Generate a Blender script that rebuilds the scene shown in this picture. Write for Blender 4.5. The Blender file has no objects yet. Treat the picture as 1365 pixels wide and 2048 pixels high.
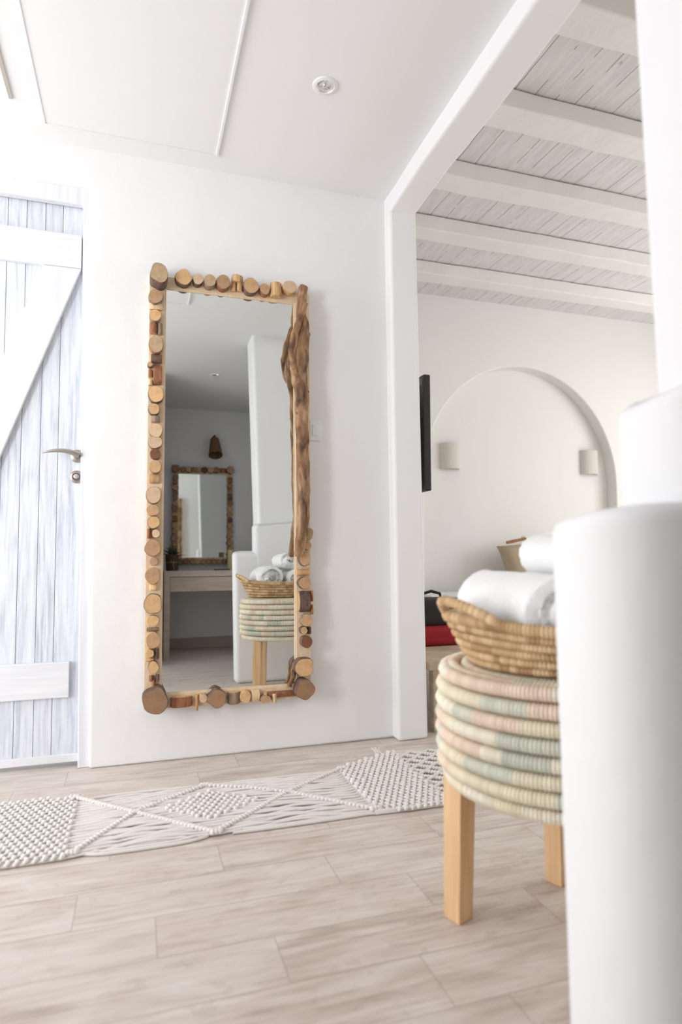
import bpy, math, random
from mathutils import Vector, Matrix
PI = math.pi
SC = bpy.context.scene
COL = SC.collection

# ------------------------------------------------------------------ camera
cam_data = bpy.data.cameras.new('camera')
cam = bpy.data.objects.new('camera', cam_data)
COL.objects.link(cam)
_yaw, _pitch, _roll = math.radians(17.909), math.radians(3.4565), math.radians(-0.2284)
_F = Vector((math.sin(_yaw)*math.cos(_pitch), math.cos(_yaw)*math.cos(_pitch), math.sin(_pitch)))
_R = Vector((math.cos(_yaw), -math.sin(_yaw), 0))
_U = _R.cross(_F)
_R2 = _R*math.cos(_roll) + _U*math.sin(_roll)
_U2 = -_R*math.sin(_roll) + _U*math.cos(_roll)
_m = Matrix((( _R2.x, _U2.x, -_F.x, 0.0), (_R2.y, _U2.y, -_F.y, 0.0), (_R2.z, _U2.z, -_F.z, 0.8), (0, 0, 0, 1)))
cam.matrix_world = _m
cam_data.sensor_fit = 'HORIZONTAL'
cam_data.sensor_width = 24.0
cam_data.lens = 24.0*1262.74/1365.0
cam_data.clip_start = 0.02
cam_data.dof.use_dof = True
cam_data.dof.focus_distance = 2.75
cam_data.dof.aperture_fstop = 2.0
SC.camera = cam

# ------------------------------------------------------------------ world, lights, exposure
SC.view_settings.view_transform = 'Standard'
SC.view_settings.look = 'None'
SC.view_settings.gamma = 1.0
SC.view_settings.use_curve_mapping = False
SC.view_settings.exposure = -0.57
world = bpy.data.worlds.new('daylight')
SC.world = world
world.use_nodes = True
_bg = world.node_tree.nodes['Background']
_bg.inputs['Color'].default_value = (0.80, 0.90, 1.0, 1)
_bg.inputs['Strength'].default_value = 1.2

def area(name, loc, direction, sx, sy, power, color=(1, 1, 1), spread=180):
    d = bpy.data.lights.new(name, 'AREA')
    d.shape = 'RECTANGLE'; d.size = sx; d.size_y = sy; d.energy = power; d.color = color
    d.spread = math.radians(spread)
    o = bpy.data.objects.new(name, d); COL.objects.link(o)
    o.location = loc
    o.rotation_euler = Vector(direction).to_track_quat('-Z', 'Y').to_euler()
    return o
# daylight entering through the patio door in the left wall and through the bedroom window
area('patio_daylight', (-2.60, 1.84, 1.14), (1, -0.06, 0.30), 1.16, 2.1, 64, (0.97, 0.985, 1.0))
area('side_fill_light', (-2.54, 0.22, 1.35), (0.50, 0.87, 0.0), 0.60, 1.50, 39, (0.97, 0.985, 1.0), 115)  # added fill for the back wall and partition, no known window there
area('bedroom_daylight', (5.32, 2.3, 1.5), (-1, 0.02, -0.05), 2.6, 1.7, 108, (1.0, 0.995, 0.985))

# ------------------------------------------------------------------ helpers
def s2l(r, g, b):
    f = lambda c: (c/255)/12.92 if c/255 <= 0.04045 else (((c/255)+0.055)/1.055)**2.4
    return (f(r), f(g), f(b), 1.0)

class MB:
    """collects vertices and faces and links them as one mesh object"""
    def __init__(self):
        self.v = []; self.f = []; self.mi = []; self.col = []; self.uv = None
    def add(self, verts, faces, mi=0, col=None):
        o = len(self.v); self.v.extend([tuple(p) for p in verts])
        for q in faces:
            self.f.append(tuple(i+o for i in q)); self.mi.append(mi); self.col.append(col)
    def box(self, x0, x1, y0, y1, z0, z1, mi=0, M=None):
        p = [(x0,y0,z0),(x1,y0,z0),(x1,y1,z0),(x0,y1,z0),(x0,y0,z1),(x1,y0,z1),(x1,y1,z1),(x0,y1,z1)]
        if M is not None: p = [tuple(M @ Vector(q)) for q in p]
        self.add(p, [(0,3,2,1),(4,5,6,7),(0,1,5,4),(1,2,6,5),(2,3,7,6),(3,0,4,7)], mi)
    def hexa(self, p, mi=0):
        self.add(p, [(0,3,2,1),(4,5,6,7),(0,1,5,4),(1,2,6,5),(2,3,7,6),(3,0,4,7)], mi)
    def lathe(self, prof, seg=32, mi=0, M=None, cap0=True, cap1=True):
        vs = []
        for r, z in prof:
            for k in range(seg):
                a = 2*PI*k/seg
                q = Vector((r*math.cos(a), r*math.sin(a), z))
                vs.append(tuple(M @ q) if M is not None else tuple(q))
        fs = []
        n = len(prof)
        for i in range(n-1):
            for k in range(seg):
                k2 = (k+1) % seg
                fs.append((i*seg+k, i*seg+k2, (i+1)*seg+k2, (i+1)*seg+k))
        if cap0: fs.append(tuple(reversed(range(seg))))
        if cap1: fs.append(tuple((n-1)*seg+k for k in range(seg)))
        self.add(vs, fs, mi)
    def tube(self, pts, rad, seg=8, mi=0, jit=0.0, rnd=None, flat=1.0):
        pts = [Vector(p) for p in pts]; n = len(pts)
        rad = rad if hasattr(rad, '__len__') else [rad]*n
        vs = []; prev = None
        for i in range(n):
            t = (pts[min(i+1, n-1)]-pts[max(i-1, 0)])
            t = t.normalized() if t.length > 1e-9 else Vector((0, 0, 1))
            if prev is None:
                up = Vector((0, 0, 1)) if abs(t.z) < 0.9 else Vector((1, 0, 0))
                a = (up - t*up.dot(t)).normalized()
            else:
                a = prev - t*prev.dot(t)
                a = a.normalized() if a.length > 1e-6 else prev
            prev = a; b = t.cross(a)
            for k in range(seg):
                w = 2*PI*k/seg; r = rad[i]
                if jit and rnd: r *= 1+rnd.uniform(-jit, jit)
                vs.append(tuple(pts[i]+a*(math.cos(w)*r*flat)+b*(math.sin(w)*r)))
        fs = []
        for i in range(n-1):
            for k in range(seg):
                k2 = (k+1) % seg
                fs.append((i*seg+k, i*seg+k2, (i+1)*seg+k2, (i+1)*seg+k))
        fs.append(tuple(reversed(range(seg)))); fs.append(tuple((n-1)*seg+k for k in range(seg)))
        self.add(vs, fs, mi)
    def capsule(self, p, q, r, seg=8, mi=0):
        p = Vector(p); q = Vector(q); d = (q-p)
        L = d.length; d = d/L
        pts = []; rr = []
        for s, k in ((0, .25), (.06, .72), (.2, .97), (.5, 1.06), (.8, .97), (.94, .72), (1, .25)):
            pts.append(p+d*(L*s)); rr.append(r*k)
        self.tube(pts, rr, seg, mi)
    def prism(self, poly, axis, a0, a1, mi=0):
        """polygon (two coordinates) extruded along an axis; 'y': poly is (x,z); 'z': (x,y); 'x': (y,z)"""
        def pt(p, a):
            return {'y': (p[0], a, p[1]), 'z': (p[0], p[1], a), 'x': (a, p[0], p[1])}[axis]
        n = len(poly)
        vs = [pt(p, a0) for p in poly]+[pt(p, a1) for p in poly]
        fs = [tuple(range(n)), tuple(reversed(range(n, 2*n)))]
        for i in range(n):
            j = (i+1) % n
            fs.append((i, i+n, j+n, j))
        self.add(vs, fs, mi)
    def build(self, name, mats, parent=None, loc=None, smooth=True, bevel=0.0, seg=3, angle=40, rot=None):
        me = bpy.data.meshes.new(name)
        me.from_pydata(self.v, [], self.f)
        mats = mats if isinstance(mats, (list, tuple)) else [mats]
        for m in mats: me.materials.append(m)
        me.polygons.foreach_set('material_index', self.mi)
        if any(c is not None for c in self.col):
            ca = me.color_attributes.new('tone', 'FLOAT_COLOR', 'CORNER')
            buf = []
            for poly in me.polygons:
                c = self.col[poly.index] or (1, 1, 1, 1)
                for _ in range(poly.loop_total): buf.extend(c)
            ca.data.foreach_set('color', buf)
        if self.uv is not None:
            ul = me.uv_layers.new(name='UVMap')
            ul.data.foreach_set('uv', self.uv)
        me.validate(); me.update()
        if smooth:
            me.polygons.foreach_set('use_smooth', [True]*len(me.polygons))
            try: me.set_sharp_from_angle(angle=math.radians(angle))
            except Exception: pass
        o = bpy.data.objects.new(name, me); COL.objects.link(o)
        if parent is not None: o.parent = parent
        if loc is not None: o.location = loc
        if rot is not None: o.rotation_euler = rot
        if bevel > 0:
            b = o.modifiers.new('bevel', 'BEVEL'); b.width = bevel; b.segments = seg
            b.limit_method = 'ANGLE'; b.angle_limit = math.radians(angle); b.harden_normals = False
        return o

def tag(o, label, cat, group=None, kind=None):
    o['label'] = label; o['category'] = cat
    if group: o['group'] = group
    if kind: o['kind'] = kind
    return o
def thing(name, label, cat, loc=(0, 0, 0), rot=(0, 0, 0), group=None):
    o = bpy.data.objects.new(name, None); COL.objects.link(o)
    o.empty_display_size = 0.05
    o.location = loc; o.rotation_euler = rot
    return tag(o, label, cat, group)
def struct(o, label=None, cat=None):
    o['kind'] = 'structure'
    if label: o['label'] = label
    if cat: o['category'] = cat
    return o
def fillet(poly, radii, n=6):
    """rounds the corners of a closed polygon; radii: one radius per corner"""
    out = []
    N = len(poly)
    for i in range(N):
        p = Vector(poly[i]).to_2d(); a = Vector(poly[i-1]).to_2d(); b = Vector(poly[(i+1) % N]).to_2d(); r = radii[i]
        if r <= 0: out.append(tuple(p)); continue
        u = (a-p).normalized(); w = (b-p).normalized()
        half = math.acos(max(-1, min(1, u.dot(w))))/2
        t = r/math.tan(half)
        p0 = p+u*t; p1 = p+w*t
        for k in range(n+1):
            s = k/n
            out.append(tuple(p0*(1-s)**2 + p*2*s*(1-s) + p1*s**2))
    return out

# ------------------------------------------------------------------ materials
class NT:
    def __init__(self, name):
        self.m = bpy.data.materials.new(name); self.m.use_nodes = True
        self.t = self.m.node_tree; self.b = self.t.nodes['Principled BSDF']
    def n(self, typ, **kw):
        x = self.t.nodes.new(typ)
        for k, v in kw.items():
            if hasattr(x, k): setattr(x, k, v)
            else: x.inputs[k.replace('_', ' ')].default_value = v
        return x
    def l(self, a, b): self.t.links.new(a, b)
    def coords(self, kind='Object', scale=(1, 1, 1), rot=(0, 0, 0), loc=(0, 0, 0)):
        c = self.n('ShaderNodeTexCoord'); m = self.n('ShaderNodeMapping')
        m.inputs['Scale'].default_value = scale; m.inputs['Rotation'].default_value = rot; m.inputs['Location'].default_value = loc
        self.l(c.outputs[kind], m.inputs['Vector']); return m.outputs['Vector']
    def noise(self, vec, scale, detail=4, rough=0.55, dist=0.0):
        x = self.n('ShaderNodeTexNoise'); x.inputs['Scale'].default_value = scale
        x.inputs['Detail'].default_value = detail; x.inputs['Roughness'].default_value = rough; x.inputs['Distortion'].default_value = dist
        if vec is not None: self.l(vec, x.inputs['Vector'])
        return x.outputs['Fac']
    def ramp(self, fac, stops):
        x = self.n('ShaderNodeValToRGB'); e = x.color_ramp.elements
        while len(e) < len(stops): e.new(0.5)
        for i, (p, c) in enumerate(stops): e[i].position = p; e[i].color = c
        self.l(fac, x.inputs['Fac']); return x.outputs['Color']
    def mix(self, fac, a, b, mode='MIX'):
        x = self.n('ShaderNodeMix'); x.data_type = 'RGBA'; x.blend_type = mode
        for sock, val in ((x.inputs[0], fac), (x.inputs[6], a), (x.inputs[7], b)):
            if hasattr(val, 'is_output'): self.l(val, sock)
            else: sock.default_value = val
        return x.outputs[2]
    def math(self, op, a, b=None):
        x = self.n('ShaderNodeMath'); x.operation = op
        for i, val in enumerate((a, b)):
            if val is None: continue
            if hasattr(val, 'is_output'): self.l(val, x.inputs[i])
            else: x.inputs[i].default_value = val
        return x.outputs[0]
    def color(self, c):
        if hasattr(c, 'is_output'): self.l(c, self.b.inputs['Base Color'])
        else: self.b.inputs['Base Color'].default_value = c
    def rough(self, r): self.b.inputs['Roughness'].default_value = r
    def bump(self, h, strength=0.3, dist=0.01):
        x = self.n('ShaderNodeBump'); x.inputs['Strength'].default_value = strength; x.inputs['Distance'].default_value = dist
        self.l(h, x.inputs['Height']); self.l(x.outputs['Normal'], self.b.inputs['Normal'])

def m_plaster(name, c, bump=0.25):
    t = NT(name); v = t.coords('Object')
    big = t.noise(v, 3.0, 3); fine = t.noise(v, 38, 4)
    c2 = tuple(x*0.975 for x in c[:3])+(1,)
    t.color(t.mix(big, c, c2)); t.rough(0.85)
    h = t.math('ADD', t.math('MULTIPLY', big, 3.0), t.math('MULTIPLY', fine, 0.22))
    t.bump(h, bump, 0.012)
    t.b.inputs['Specular IOR Level'].default_value = 0.2
    return t.m
def m_plain(name, c, rough=0.6, metal=0.0, var=0.0, scale=30, bump=0.0, bscale=80, stretch=(1, 1, 1)):
    t = NT(name); t.rough(rough); t.b.inputs['Metallic'].default_value = metal
    v = t.coords('Object', stretch)
    if var > 0:
        c2 = tuple(x*(1-var) for x in c[:3])+(1,)
        t.color(t.mix(t.noise(v, scale), c, c2))
    else: t.color(c)
    if bump > 0: t.bump(t.noise(v, bscale, 5), bump, 0.004)
    return t.m
def m_grain(name, c1, c2, stretch, scale=6, rough=0.6, bump=0.12, rand=0.12, c3=None):
    t = NT(name); t.rough(rough)
    v = t.coords('Object', stretch)
    oi = t.n('ShaderNodeObjectInfo')
    w = t.n('ShaderNodeTexNoise'); w.noise_dimensions = '4D'
    w.inputs['Scale'].default_value = scale; w.inputs['Detail'].default_value = 6; w.inputs['Distortion'].default_value = 0.6
    t.l(v, w.inputs['Vector']); t.l(t.math('MULTIPLY', oi.outputs['Random'], 20.0), w.inputs['W'])
    stops = [(0.3, c1), (0.68, c2)] if c3 is None else [(0.28, c3), (0.45, c1), (0.68, c2)]
    col = t.ramp(w.outputs['Fac'], stops)
    k = t.math('ADD', t.math('MULTIPLY', oi.outputs['Random'], 2*rand), 1-rand)
    x = t.n('ShaderNodeVectorMath'); x.operation = 'SCALE'
    t.l(col, x.inputs[0]); t.l(k, x.inputs['Scale'])
    t.color(x.outputs[0]); t.bump(w.outputs['Fac'], bump, 0.006)
    return t.m
def m_endgrain(name, c1, c2, rings=78):
    t = NT(name); t.rough(0.65)
    v = t.coords('Object')
    oi = t.n('ShaderNodeObjectInfo')
    w = t.n('ShaderNodeTexWave'); w.wave_type = 'RINGS'; w.rings_direction = 'Y'
    w.inputs['Scale'].default_value = rings; w.inputs['Distortion'].default_value = 2.2
    w.inputs['Detail'].default_value = 2; w.inputs['Detail Scale'].default_value = 0.6
    t.l(v, w.inputs['Vector'])
    nz = t.noise(t.coords('Object', (60, 20, 18)), 3.0, 4)
    spot = t.noise(t.coords('Object', (1, 1, 1)), 45, 3)
    col = t.mix(t.math('MULTIPLY', w.outputs['Fac'], 0.40), c1, c2)
    col = t.mix(t.math('MULTIPLY', nz, 0.55), col, c2)
    col = t.mix(t.math('MULTIPLY', t.math('SUBTRACT', spot, 0.45), 1.2), col, tuple(x*0.55 for x in c2[:3])+(1,))
    k = t.math('ADD', t.math('MULTIPLY', oi.outputs['Random'], 0.3), 0.85)
    x = t.n('ShaderNodeVectorMath'); x.operation = 'SCALE'
    t.l(col, x.inputs[0]); t.l(k, x.inputs['Scale']); t.color(x.outputs[0])
    t.bump(w.outputs['Fac'], 0.15, 0.002)
    return t.m
def m_attr(name, rough=0.75, bump=0.25, bscale=160, mul=None):
    t = NT(name); t.rough(rough)
    a = t.n('ShaderNodeVertexColor'); a.layer_name = 'tone'
    nz = t.noise(t.coords('Object'), bscale, 4)
    t.color(t.mix(t.math('MULTIPLY', nz, 0.18), a.outputs['Color'], s2l(170, 145, 105)))
    t.bump(nz, bump, 0.002)
    return t.m

M = {}
M['plaster'] = m_plaster('white_plaster', s2l(240, 239, 239))
M['plaster_bed'] = m_plaster('warm_white_plaster', s2l(238, 236, 232), 0.2)
M['ceiling'] = m_plain('ceiling_paint', s2l(240, 239, 239), 0.9, var=0.02, scale=2)
def m_whitewash(name, c1, c2, c3):
    t = NT(name); t.rough(0.6)
    # each board carries its own random offset so that the grain breaks at the joints
    a = t.n('ShaderNodeVertexColor'); a.layer_name = 'tone'
    sp = t.n('ShaderNodeSeparateColor'); t.l(a.outputs['Color'], sp.inputs['Color'])
    c = t.n('ShaderNodeTexCoord'); o = t.n('ShaderNodeCombineXYZ')
    t.l(t.math('MULTIPLY', sp.outputs['Red'], 5.0), o.inputs['Y']); t.l(t.math('MULTIPLY', sp.outputs['Green'], 9.0), o.inputs['Z'])
    vm = t.n('ShaderNodeVectorMath'); vm.operation = 'ADD'; t.l(c.outputs['Object'], vm.inputs[0]); t.l(o.outputs[0], vm.inputs[1])
    def mp(sc):
        m = t.n('ShaderNodeMapping'); m.inputs['Scale'].default_value = sc; t.l(vm.outputs[0], m.inputs['Vector']); return m.outputs['Vector']
    fine = t.noise(mp((34, 34, 1.7)), 3.0, 6, 0.66, 0.4); patch = t.noise(mp((9, 9, 1.6)), 1.5, 3, 0.5, 0.6)
    w = t.n('ShaderNodeTexNoise'); w.inputs['Scale'].default_value = 1.0; w.inputs['Detail'].default_value = 1.5
    t.l(mp((10, 10, 1.0)), w.inputs['Vector'])
    rings = t.math('PINGPONG', t.math('MULTIPLY', w.outputs['Fac'], 15.0), 1.0)
    g = t.math('ADD', t.math('MULTIPLY', fine, 0.76), t.math('MULTIPLY', rings, 0.12))
    col = t.ramp(g, [(0.27, c3), (0.42, c2), (0.58, c1)])
    col = t.mix(t.math('MULTIPLY', patch, 0.7), col, c1)
    t.color(col); t.bump(g, 0.25, 0.003)
    return t.m
M['door'] = m_whitewash('whitewashed_boards', s2l(233, 234, 239), s2l(206, 213, 225), s2l(158, 168, 184))
M['door_trim'] = m_grain('whitewashed_rail', s2l(222, 224, 230), s2l(235, 235, 237), (1.2, 20, 20), 3, 0.6, 0.10, 0.0)
M['door_post'] = m_grain('whitewashed_post', s2l(222, 224, 231), s2l(235, 235, 238), (20, 20, 1.2), 3, 0.6, 0.10, 0.0)
def m_floor():
    t = NT('pale_wood_plank_floor'); t.rough(0.42)
    uv = t.n('ShaderNodeUVMap'); uv.uv_map = 'UVMap'
    a = t.n('ShaderNodeVertexColor'); a.layer_name = 'tone'
    sp = t.n('ShaderNodeSeparateColor'); t.l(a.outputs['Color'], sp.inputs['Color'])
    # offset each plank's grain by its own random value
    off = t.n('ShaderNodeCombineXYZ'); t.l(t.math('MULTIPLY', sp.outputs['Red'], 37.0), off.inputs['X']); t.l(t.math('MULTIPLY', sp.outputs['Green'], 53.0), off.inputs['Y'])
    vm = t.n('ShaderNodeVectorMath'); vm.operation = 'ADD'; t.l(uv.outputs['UV'], vm.inputs[0]); t.l(off.outputs[0], vm.inputs[1])
    def mp(s):
        m = t.n('ShaderNodeMapping'); m.inputs['Scale'].default_value = s; t.l(vm.outputs[0], m.inputs['Vector']); return m.outputs['Vector']
    grain = t.noise(mp((2.2, 36, 1)), 2.0, 6, 0.6, 0.3)
    cloud = t.noise(mp((2.6, 9, 1)), 1.7, 4, 0.55, 0.5)
    spots = t.noise(mp((6, 14, 1)), 2.4, 3, 0.5, 0.6)
    c_hi, c_mid, c_lo = s2l(222, 213, 205), s2l(204, 190, 179), s2l(160, 141, 126)
    col = t.ramp(t.math('ADD', t.math('MULTIPLY', grain, 0.45), t.math('MULTIPLY', cloud, 0.55)), [(0.30, c_lo), (0.47, c_mid), (0.62, c_hi)])
    col = t.mix(t.math('MULTIPLY', t.math('GREATER_THAN', spots, 0.61), 0.20), col, c_lo)
    col = t.mix(t.math('MULTIPLY', sp.outputs['Blue'], 0.45), col, c_hi)
    # grooves between planks from the plank's own coordinates (u in 0..0.6, v in 0..0.15)
    s = t.n('ShaderNodeSeparateXYZ'); t.l(uv.outputs['UV'], s.inputs[0])
    def edge(c, L):
        return t.math('MINIMUM', c, t.math('SUBTRACT', L, c))
    def gl(c, L, w):
        return t.math('LESS_THAN', edge(c, L), w)
    g = t.math('MAXIMUM', gl(s.outputs['X'], 0.6, 0.0014), gl(s.outputs['Y'], 0.15, 0.0016))
    col = t.mix(t.math('MULTIPLY', g, 0.42), col, s2l(140, 122, 108))
    t.color(col)
    h = t.math('SUBTRACT', t.math('MULTIPLY', grain, 0.12), g)
    t.bump(h, 0.35, 0.002)
    t.b.inputs['Specular IOR Level'].default_value = 0.35
    return t.m
M['floor'] = m_floor()
def m_planks_ceiling():
    t = NT('whitewashed_ceiling_planks'); t.rough(0.85)
    c = t.n('ShaderNodeTexCoord'); s = t.n('ShaderNodeSeparateXYZ'); t.l(c.outputs['Object'], s.inputs[0])
    wob = t.noise(t.coords('Object', (3, 5, 1)), 2.0, 4)
    x = t.math('ADD', s.outputs['X'], t.math('MULTIPLY', wob, 0.016))
    k = t.math('DIVIDE', x, 0.105)
    fr = t.math('FRACT', k)
    seam = t.math('LESS_THAN', fr, 0.040)
    brk = t.math('GREATER_THAN', t.noise(t.coords('Object', (9, 1.6, 1)), 2.2, 3), 0.46)
    seam = t.math('MULTIPLY', seam, brk)
    idn = t.n('ShaderNodeTexWhiteNoise'); idn.noise_dimensions = '1D'; t.l(t.math('FLOOR', k), idn.inputs['W'])
    gr = t.noise(t.coords('Object', (26, 2.0, 1)), 2.2, 6, 0.62, 0.4)
    col = t.ramp(gr, [(0.30, s2l(206, 205, 203)), (0.62, s2l(228, 227, 224))])
    col = t.mix(t.math('MULTIPLY', idn.outputs['Value'], 0.35), col, s2l(226, 224, 220))
    knot = t.math('GREATER_THAN', t.noise(t.coords('Object', (9, 5, 1)), 3.0, 2), 0.74)
    col = t.mix(t.math('MULTIPLY', knot, 0.4), col, s2l(150, 145, 138))
    col = t.mix(t.math('MULTIPLY', seam, 0.75), col, s2l(128, 118, 106))
    t.color(col)
    t.bump(t.math('SUBTRACT', t.math('MULTIPLY', gr, 0.35), t.math('MULTIPLY', seam, 0.8)), 0.5, 0.006)
    return t.m
M['planks'] = m_planks_ceiling()
M['beam'] = m_plaster('limewashed_beam', s2l(238, 235, 230), 0.6)
def m_mirror():
    t = NT('mirror_glass'); t.b.inputs['Metallic'].default_value = 1.0; t.rough(0.0); t.color((0.80, 0.825, 0.81, 1)); return t.m
M['mirror'] = m_mirror()
M['pine'] = m_grain('pale_pine', s2l(222, 188, 146), s2l(238, 212, 174), (9, 9, 1.2), 4, 0.55, 0.06, 0.04)
M['fr_light'] = m_grain('frame_pine', s2l(218, 190, 156), s2l(234, 212, 180), (9, 9, 1.2), 5, 0.6, 0.08, 0.03)
M['end'] = {
 'honey': m_endgrain('honey_end_grain', s2l(226, 188, 138), s2l(188, 142, 94)),
 'pale': m_endgrain('pale_end_grain', s2l(228, 200, 168), s2l(196, 158, 122)),
 'tan': m_endgrain('tan_end_grain', s2l(208, 170, 130), s2l(162, 120, 84)),
 'grey': m_endgrain('weathered_end_grain', s2l(200, 172, 136), s2l(150, 122, 90)),
 'brown': m_endgrain('brown_end_grain', s2l(176, 138, 104), s2l(130, 96, 68)),
 'dark': m_endgrain('dark_end_grain', s2l(132, 86, 54), s2l(84, 52, 32)),
}
M['bark'] = {
 'redbark': m_grain('reddish_bark', s2l(128, 78, 52), s2l(172, 118, 84), (40, 40, 5), 3, 0.8, 0.5, 0.15),
 'greybark': m_grain('grey_bark', s2l(112, 92, 76), s2l(166, 142, 118), (30, 30, 6), 3, 0.8, 0.5, 0.15),
 'darkbark': m_grain('dark_bark', s2l(78, 60, 52), s2l(126, 100, 84), (30, 30, 6), 3, 0.8, 0.5, 0.15),
 'peel': m_grain('peeled_log', s2l(176, 132, 84), s2l(222, 184, 132), (40, 40, 5), 3, 0.65, 0.2, 0.12),
 'cream': m_grain('cream_peeled_wood', s2l(214, 180, 134), s2l(238, 212, 170), (30, 30, 5), 3, 0.6, 0.15, 0.06),
 'tanplank': m_grain('tan_wood_block', s2l(180, 136, 90), s2l(212, 170, 122), (40, 40, 4), 3, 0.65, 0.12, 0.1),
}
M['driftwood'] = m_grain('weathered_driftwood', s2l(124, 90, 62), s2l(184, 146, 108), (26, 26, 9), 1.5, 0.75, 0.8, 0.0, s2l(62, 44, 34))
M['cotton'] = m_plain('cotton_cord', s2l(240, 234, 228), 0.95, var=0.10, scale=60, bump=0.4, bscale=500)
def m_towel():
    t = NT('white_terry_towel'); t.color(s2l(248, 247, 246)); t.rough(0.95)
    n1 = t.noise(t.coords('Object'), 300, 4); n2 = t.noise(t.coords('Object', (1, 2.2, 1)), 22, 3, 0.5, 0.8)
    t.bump(t.math('ADD', n1, t.math('MULTIPLY', n2, 3.0)), 0.5, 0.005)
    t.b.inputs['Sheen Weight'].default_value = 0.3
    return t.m
M['towel'] = m_towel()
M['palm'] = m_attr('woven_palm_strips', 0.7, 0.3, 130)
M['twine'] = m_plain('brown_twine', s2l(140, 108, 70), 0.9, var=0.3, scale=120)
M['legwood'] = m_grain('beech_leg', s2l(210, 168, 122), s2l(230, 192, 148), (14, 14, 1.4), 4, 0.5, 0.05, 0.03)
M['nickel'] = m_plain('brushed_nickel', s2l(176, 168, 160), 0.32, 1.0)
M['steel_bright'] = m_plain('bright_steel', s2l(226, 224, 220), 0.18, 1.0)
M['keydark'] = m_plain('dark_bronze', s2l(110, 98, 90), 0.4, 0.7)
M['chrome'] = m_plain('chrome', (0.82, 0.82, 0.80, 1), 0.06, 1.0)
M['white_enamel'] = m_plain('white_enamel', s2l(236, 235, 236), 0.45)
M['white_plastic'] = m_plain('white_plastic', s2l(238, 238, 238), 0.4)
M['tv'] = m_plain('black_tv_plastic', s2l(38, 35, 32), 0.45)
M['tv_grey'] = m_plain('grey_tv_vent', s2l(96, 94, 92), 0.5)
M['linen'] = m_plain('linen_shade', s2l(222, 216, 208), 0.9, var=0.08, scale=150, bump=0.4, bscale=300, stretch=(1, 1, 3))
M['tan_fabric'] = m_plain('tan_linen', s2l(190, 172, 145), 0.95, var=0.12, scale=90, bump=0.4, bscale=200)
M['bed_white'] = m_plain('white_bed_linen', s2l(240, 238, 234), 0.95, var=0.03, scale=8, bump=0.3, bscale=12)
M['bench'] = m_grain('grey_oak', s2l(176, 156, 130), s2l(204, 188, 162), (3, 3, 14), 3, 0.6, 0.06, 0.02)
M['desk'] = m_grain('limed_oak', s2l(186, 168, 150), s2l(206, 190, 174), (2.2, 14, 14), 2.4, 0.55, 0.06, 0.02)
M['black_fabric'] = m_plain('black_nylon', s2l(42, 38, 37), 0.85, var=0.2, bump=0.3)
M['red_fabric'] = m_plain('red_fabric', s2l(165, 28, 36), 0.85, var=0.3, scale=25, bump=0.3, bscale=60)
M['grey_lam'] = m_plain('grey_laminate', s2l(150, 146, 141), 0.6)
M['rattan'] = m_grain('brown_rattan', s2l(104, 74, 50), s2l(140, 104, 72), (60, 60, 6), 3, 0.75, 0.5, 0.0)
M['pot'] = m_plain('dark_brown_pot', s2l(92, 66, 52), 0.7, var=0.25, scale=20, bump=0.3)
M['leaf'] = m_plain('dark_green_leaf', s2l(88, 106, 78), 0.5, var=0.3, scale=15)
M['raffia'] = m_plain('raffia_string', s2l(214, 186, 130), 0.9)
M['wax'] = m_plain('ivory_wax', s2l(216, 202, 150), 0.45)
M['soil'] = m_plain('soil', s2l(60, 48, 38), 0.95, var=0.3)
M['beige_strip'] = m_plain('beige_slot', s2l(186, 178, 166), 0.7)  # the ceiling slot's own beige colour
M['stone_edge'] = m_plain('baseboard_wood', s2l(190, 176, 162), 0.6, var=0.1, scale=10)
# ------------------------------------------------------------------ the setting
def make_floor():
    rnd = random.Random(5)
    offs = [0.05, 0.22, 0.283, 0.375, 0.48, 0.544]
    known = {1.04: 0.544, 1.19: 0.283, 1.34: 0.05, 1.49: 0.48, 1.64: 0.22, 2.24: 0.22, 2.39: 0.375}
    y0 = 1.04-0.15*17; rows = 42; x0, x1 = -2.8, 5.4
    xs = sorted({round(x0, 4), round(x1, 4)} | {round(o+0.6*k, 4) for o in offs for k in range(-6, 10) if x0 < o+0.6*k < x1})
    mb = MB(); n = len(xs); uv = []
    verts = [(x, y0+0.15*j, 0.0) for j in range(rows+1) for x in xs]
    mb.v = verts; last = None
    for j in range(rows):
        y = round(y0+0.15*j, 3)
        o = known.get(y)
        if o is None: o = rnd.choice([q for q in offs if q != last])
        last = o; tones = {}
        for i in range(n-1):
            pid = math.floor((0.5*(xs[i]+xs[i+1])-o)/0.6)
            if pid not in tones: tones[pid] = (rnd.random(), rnd.random(), rnd.random(), 1)
            mb.f.append((j*n+i, j*n+i+1, (j+1)*n+i+1, (j+1)*n+i)); mb.mi.append(0); mb.col.append(tones[pid])
            base = o+0.6*pid
            a, b = xs[i]-base, xs[i+1]-base
            uv.extend([a, 0, b, 0, b, 0.15, a, 0.15])
    mb.uv = uv
    fl = mb.build('floor', M['floor'], smooth=False)
    struct(fl, 'pale limed wood plank floor running under everything', 'floor')
make_floor()
mb = MB(); mb.box(-2.8, 5.4, -1.55, 4.8, -0.12, -0.004); struct(mb.build('floor_slab', M['stone_edge'], smooth=False))

# hall ceiling and walls
mb = MB(); mb.box(-2.7, 1.12, -1.5, 2.72, 2.36, 2.46)
struct(mb.build('ceiling', M['ceiling'], smooth=False), 'smooth white hall ceiling', 'ceiling')
mb = MB()
mb.prism([(-2.68, 0), (-1.06, 0), (-1.06, 2.205), (-0.184, 2.205), (-0.157, 0), (1.10, 0), (1.10, 2.46), (-2.68, 2.46)], 'y', 2.545, 2.72)
struct(mb.build('wall_back', M['plaster'], bevel=0.010), 'white plaster wall that carries the tall mirror', 'wall')
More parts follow.
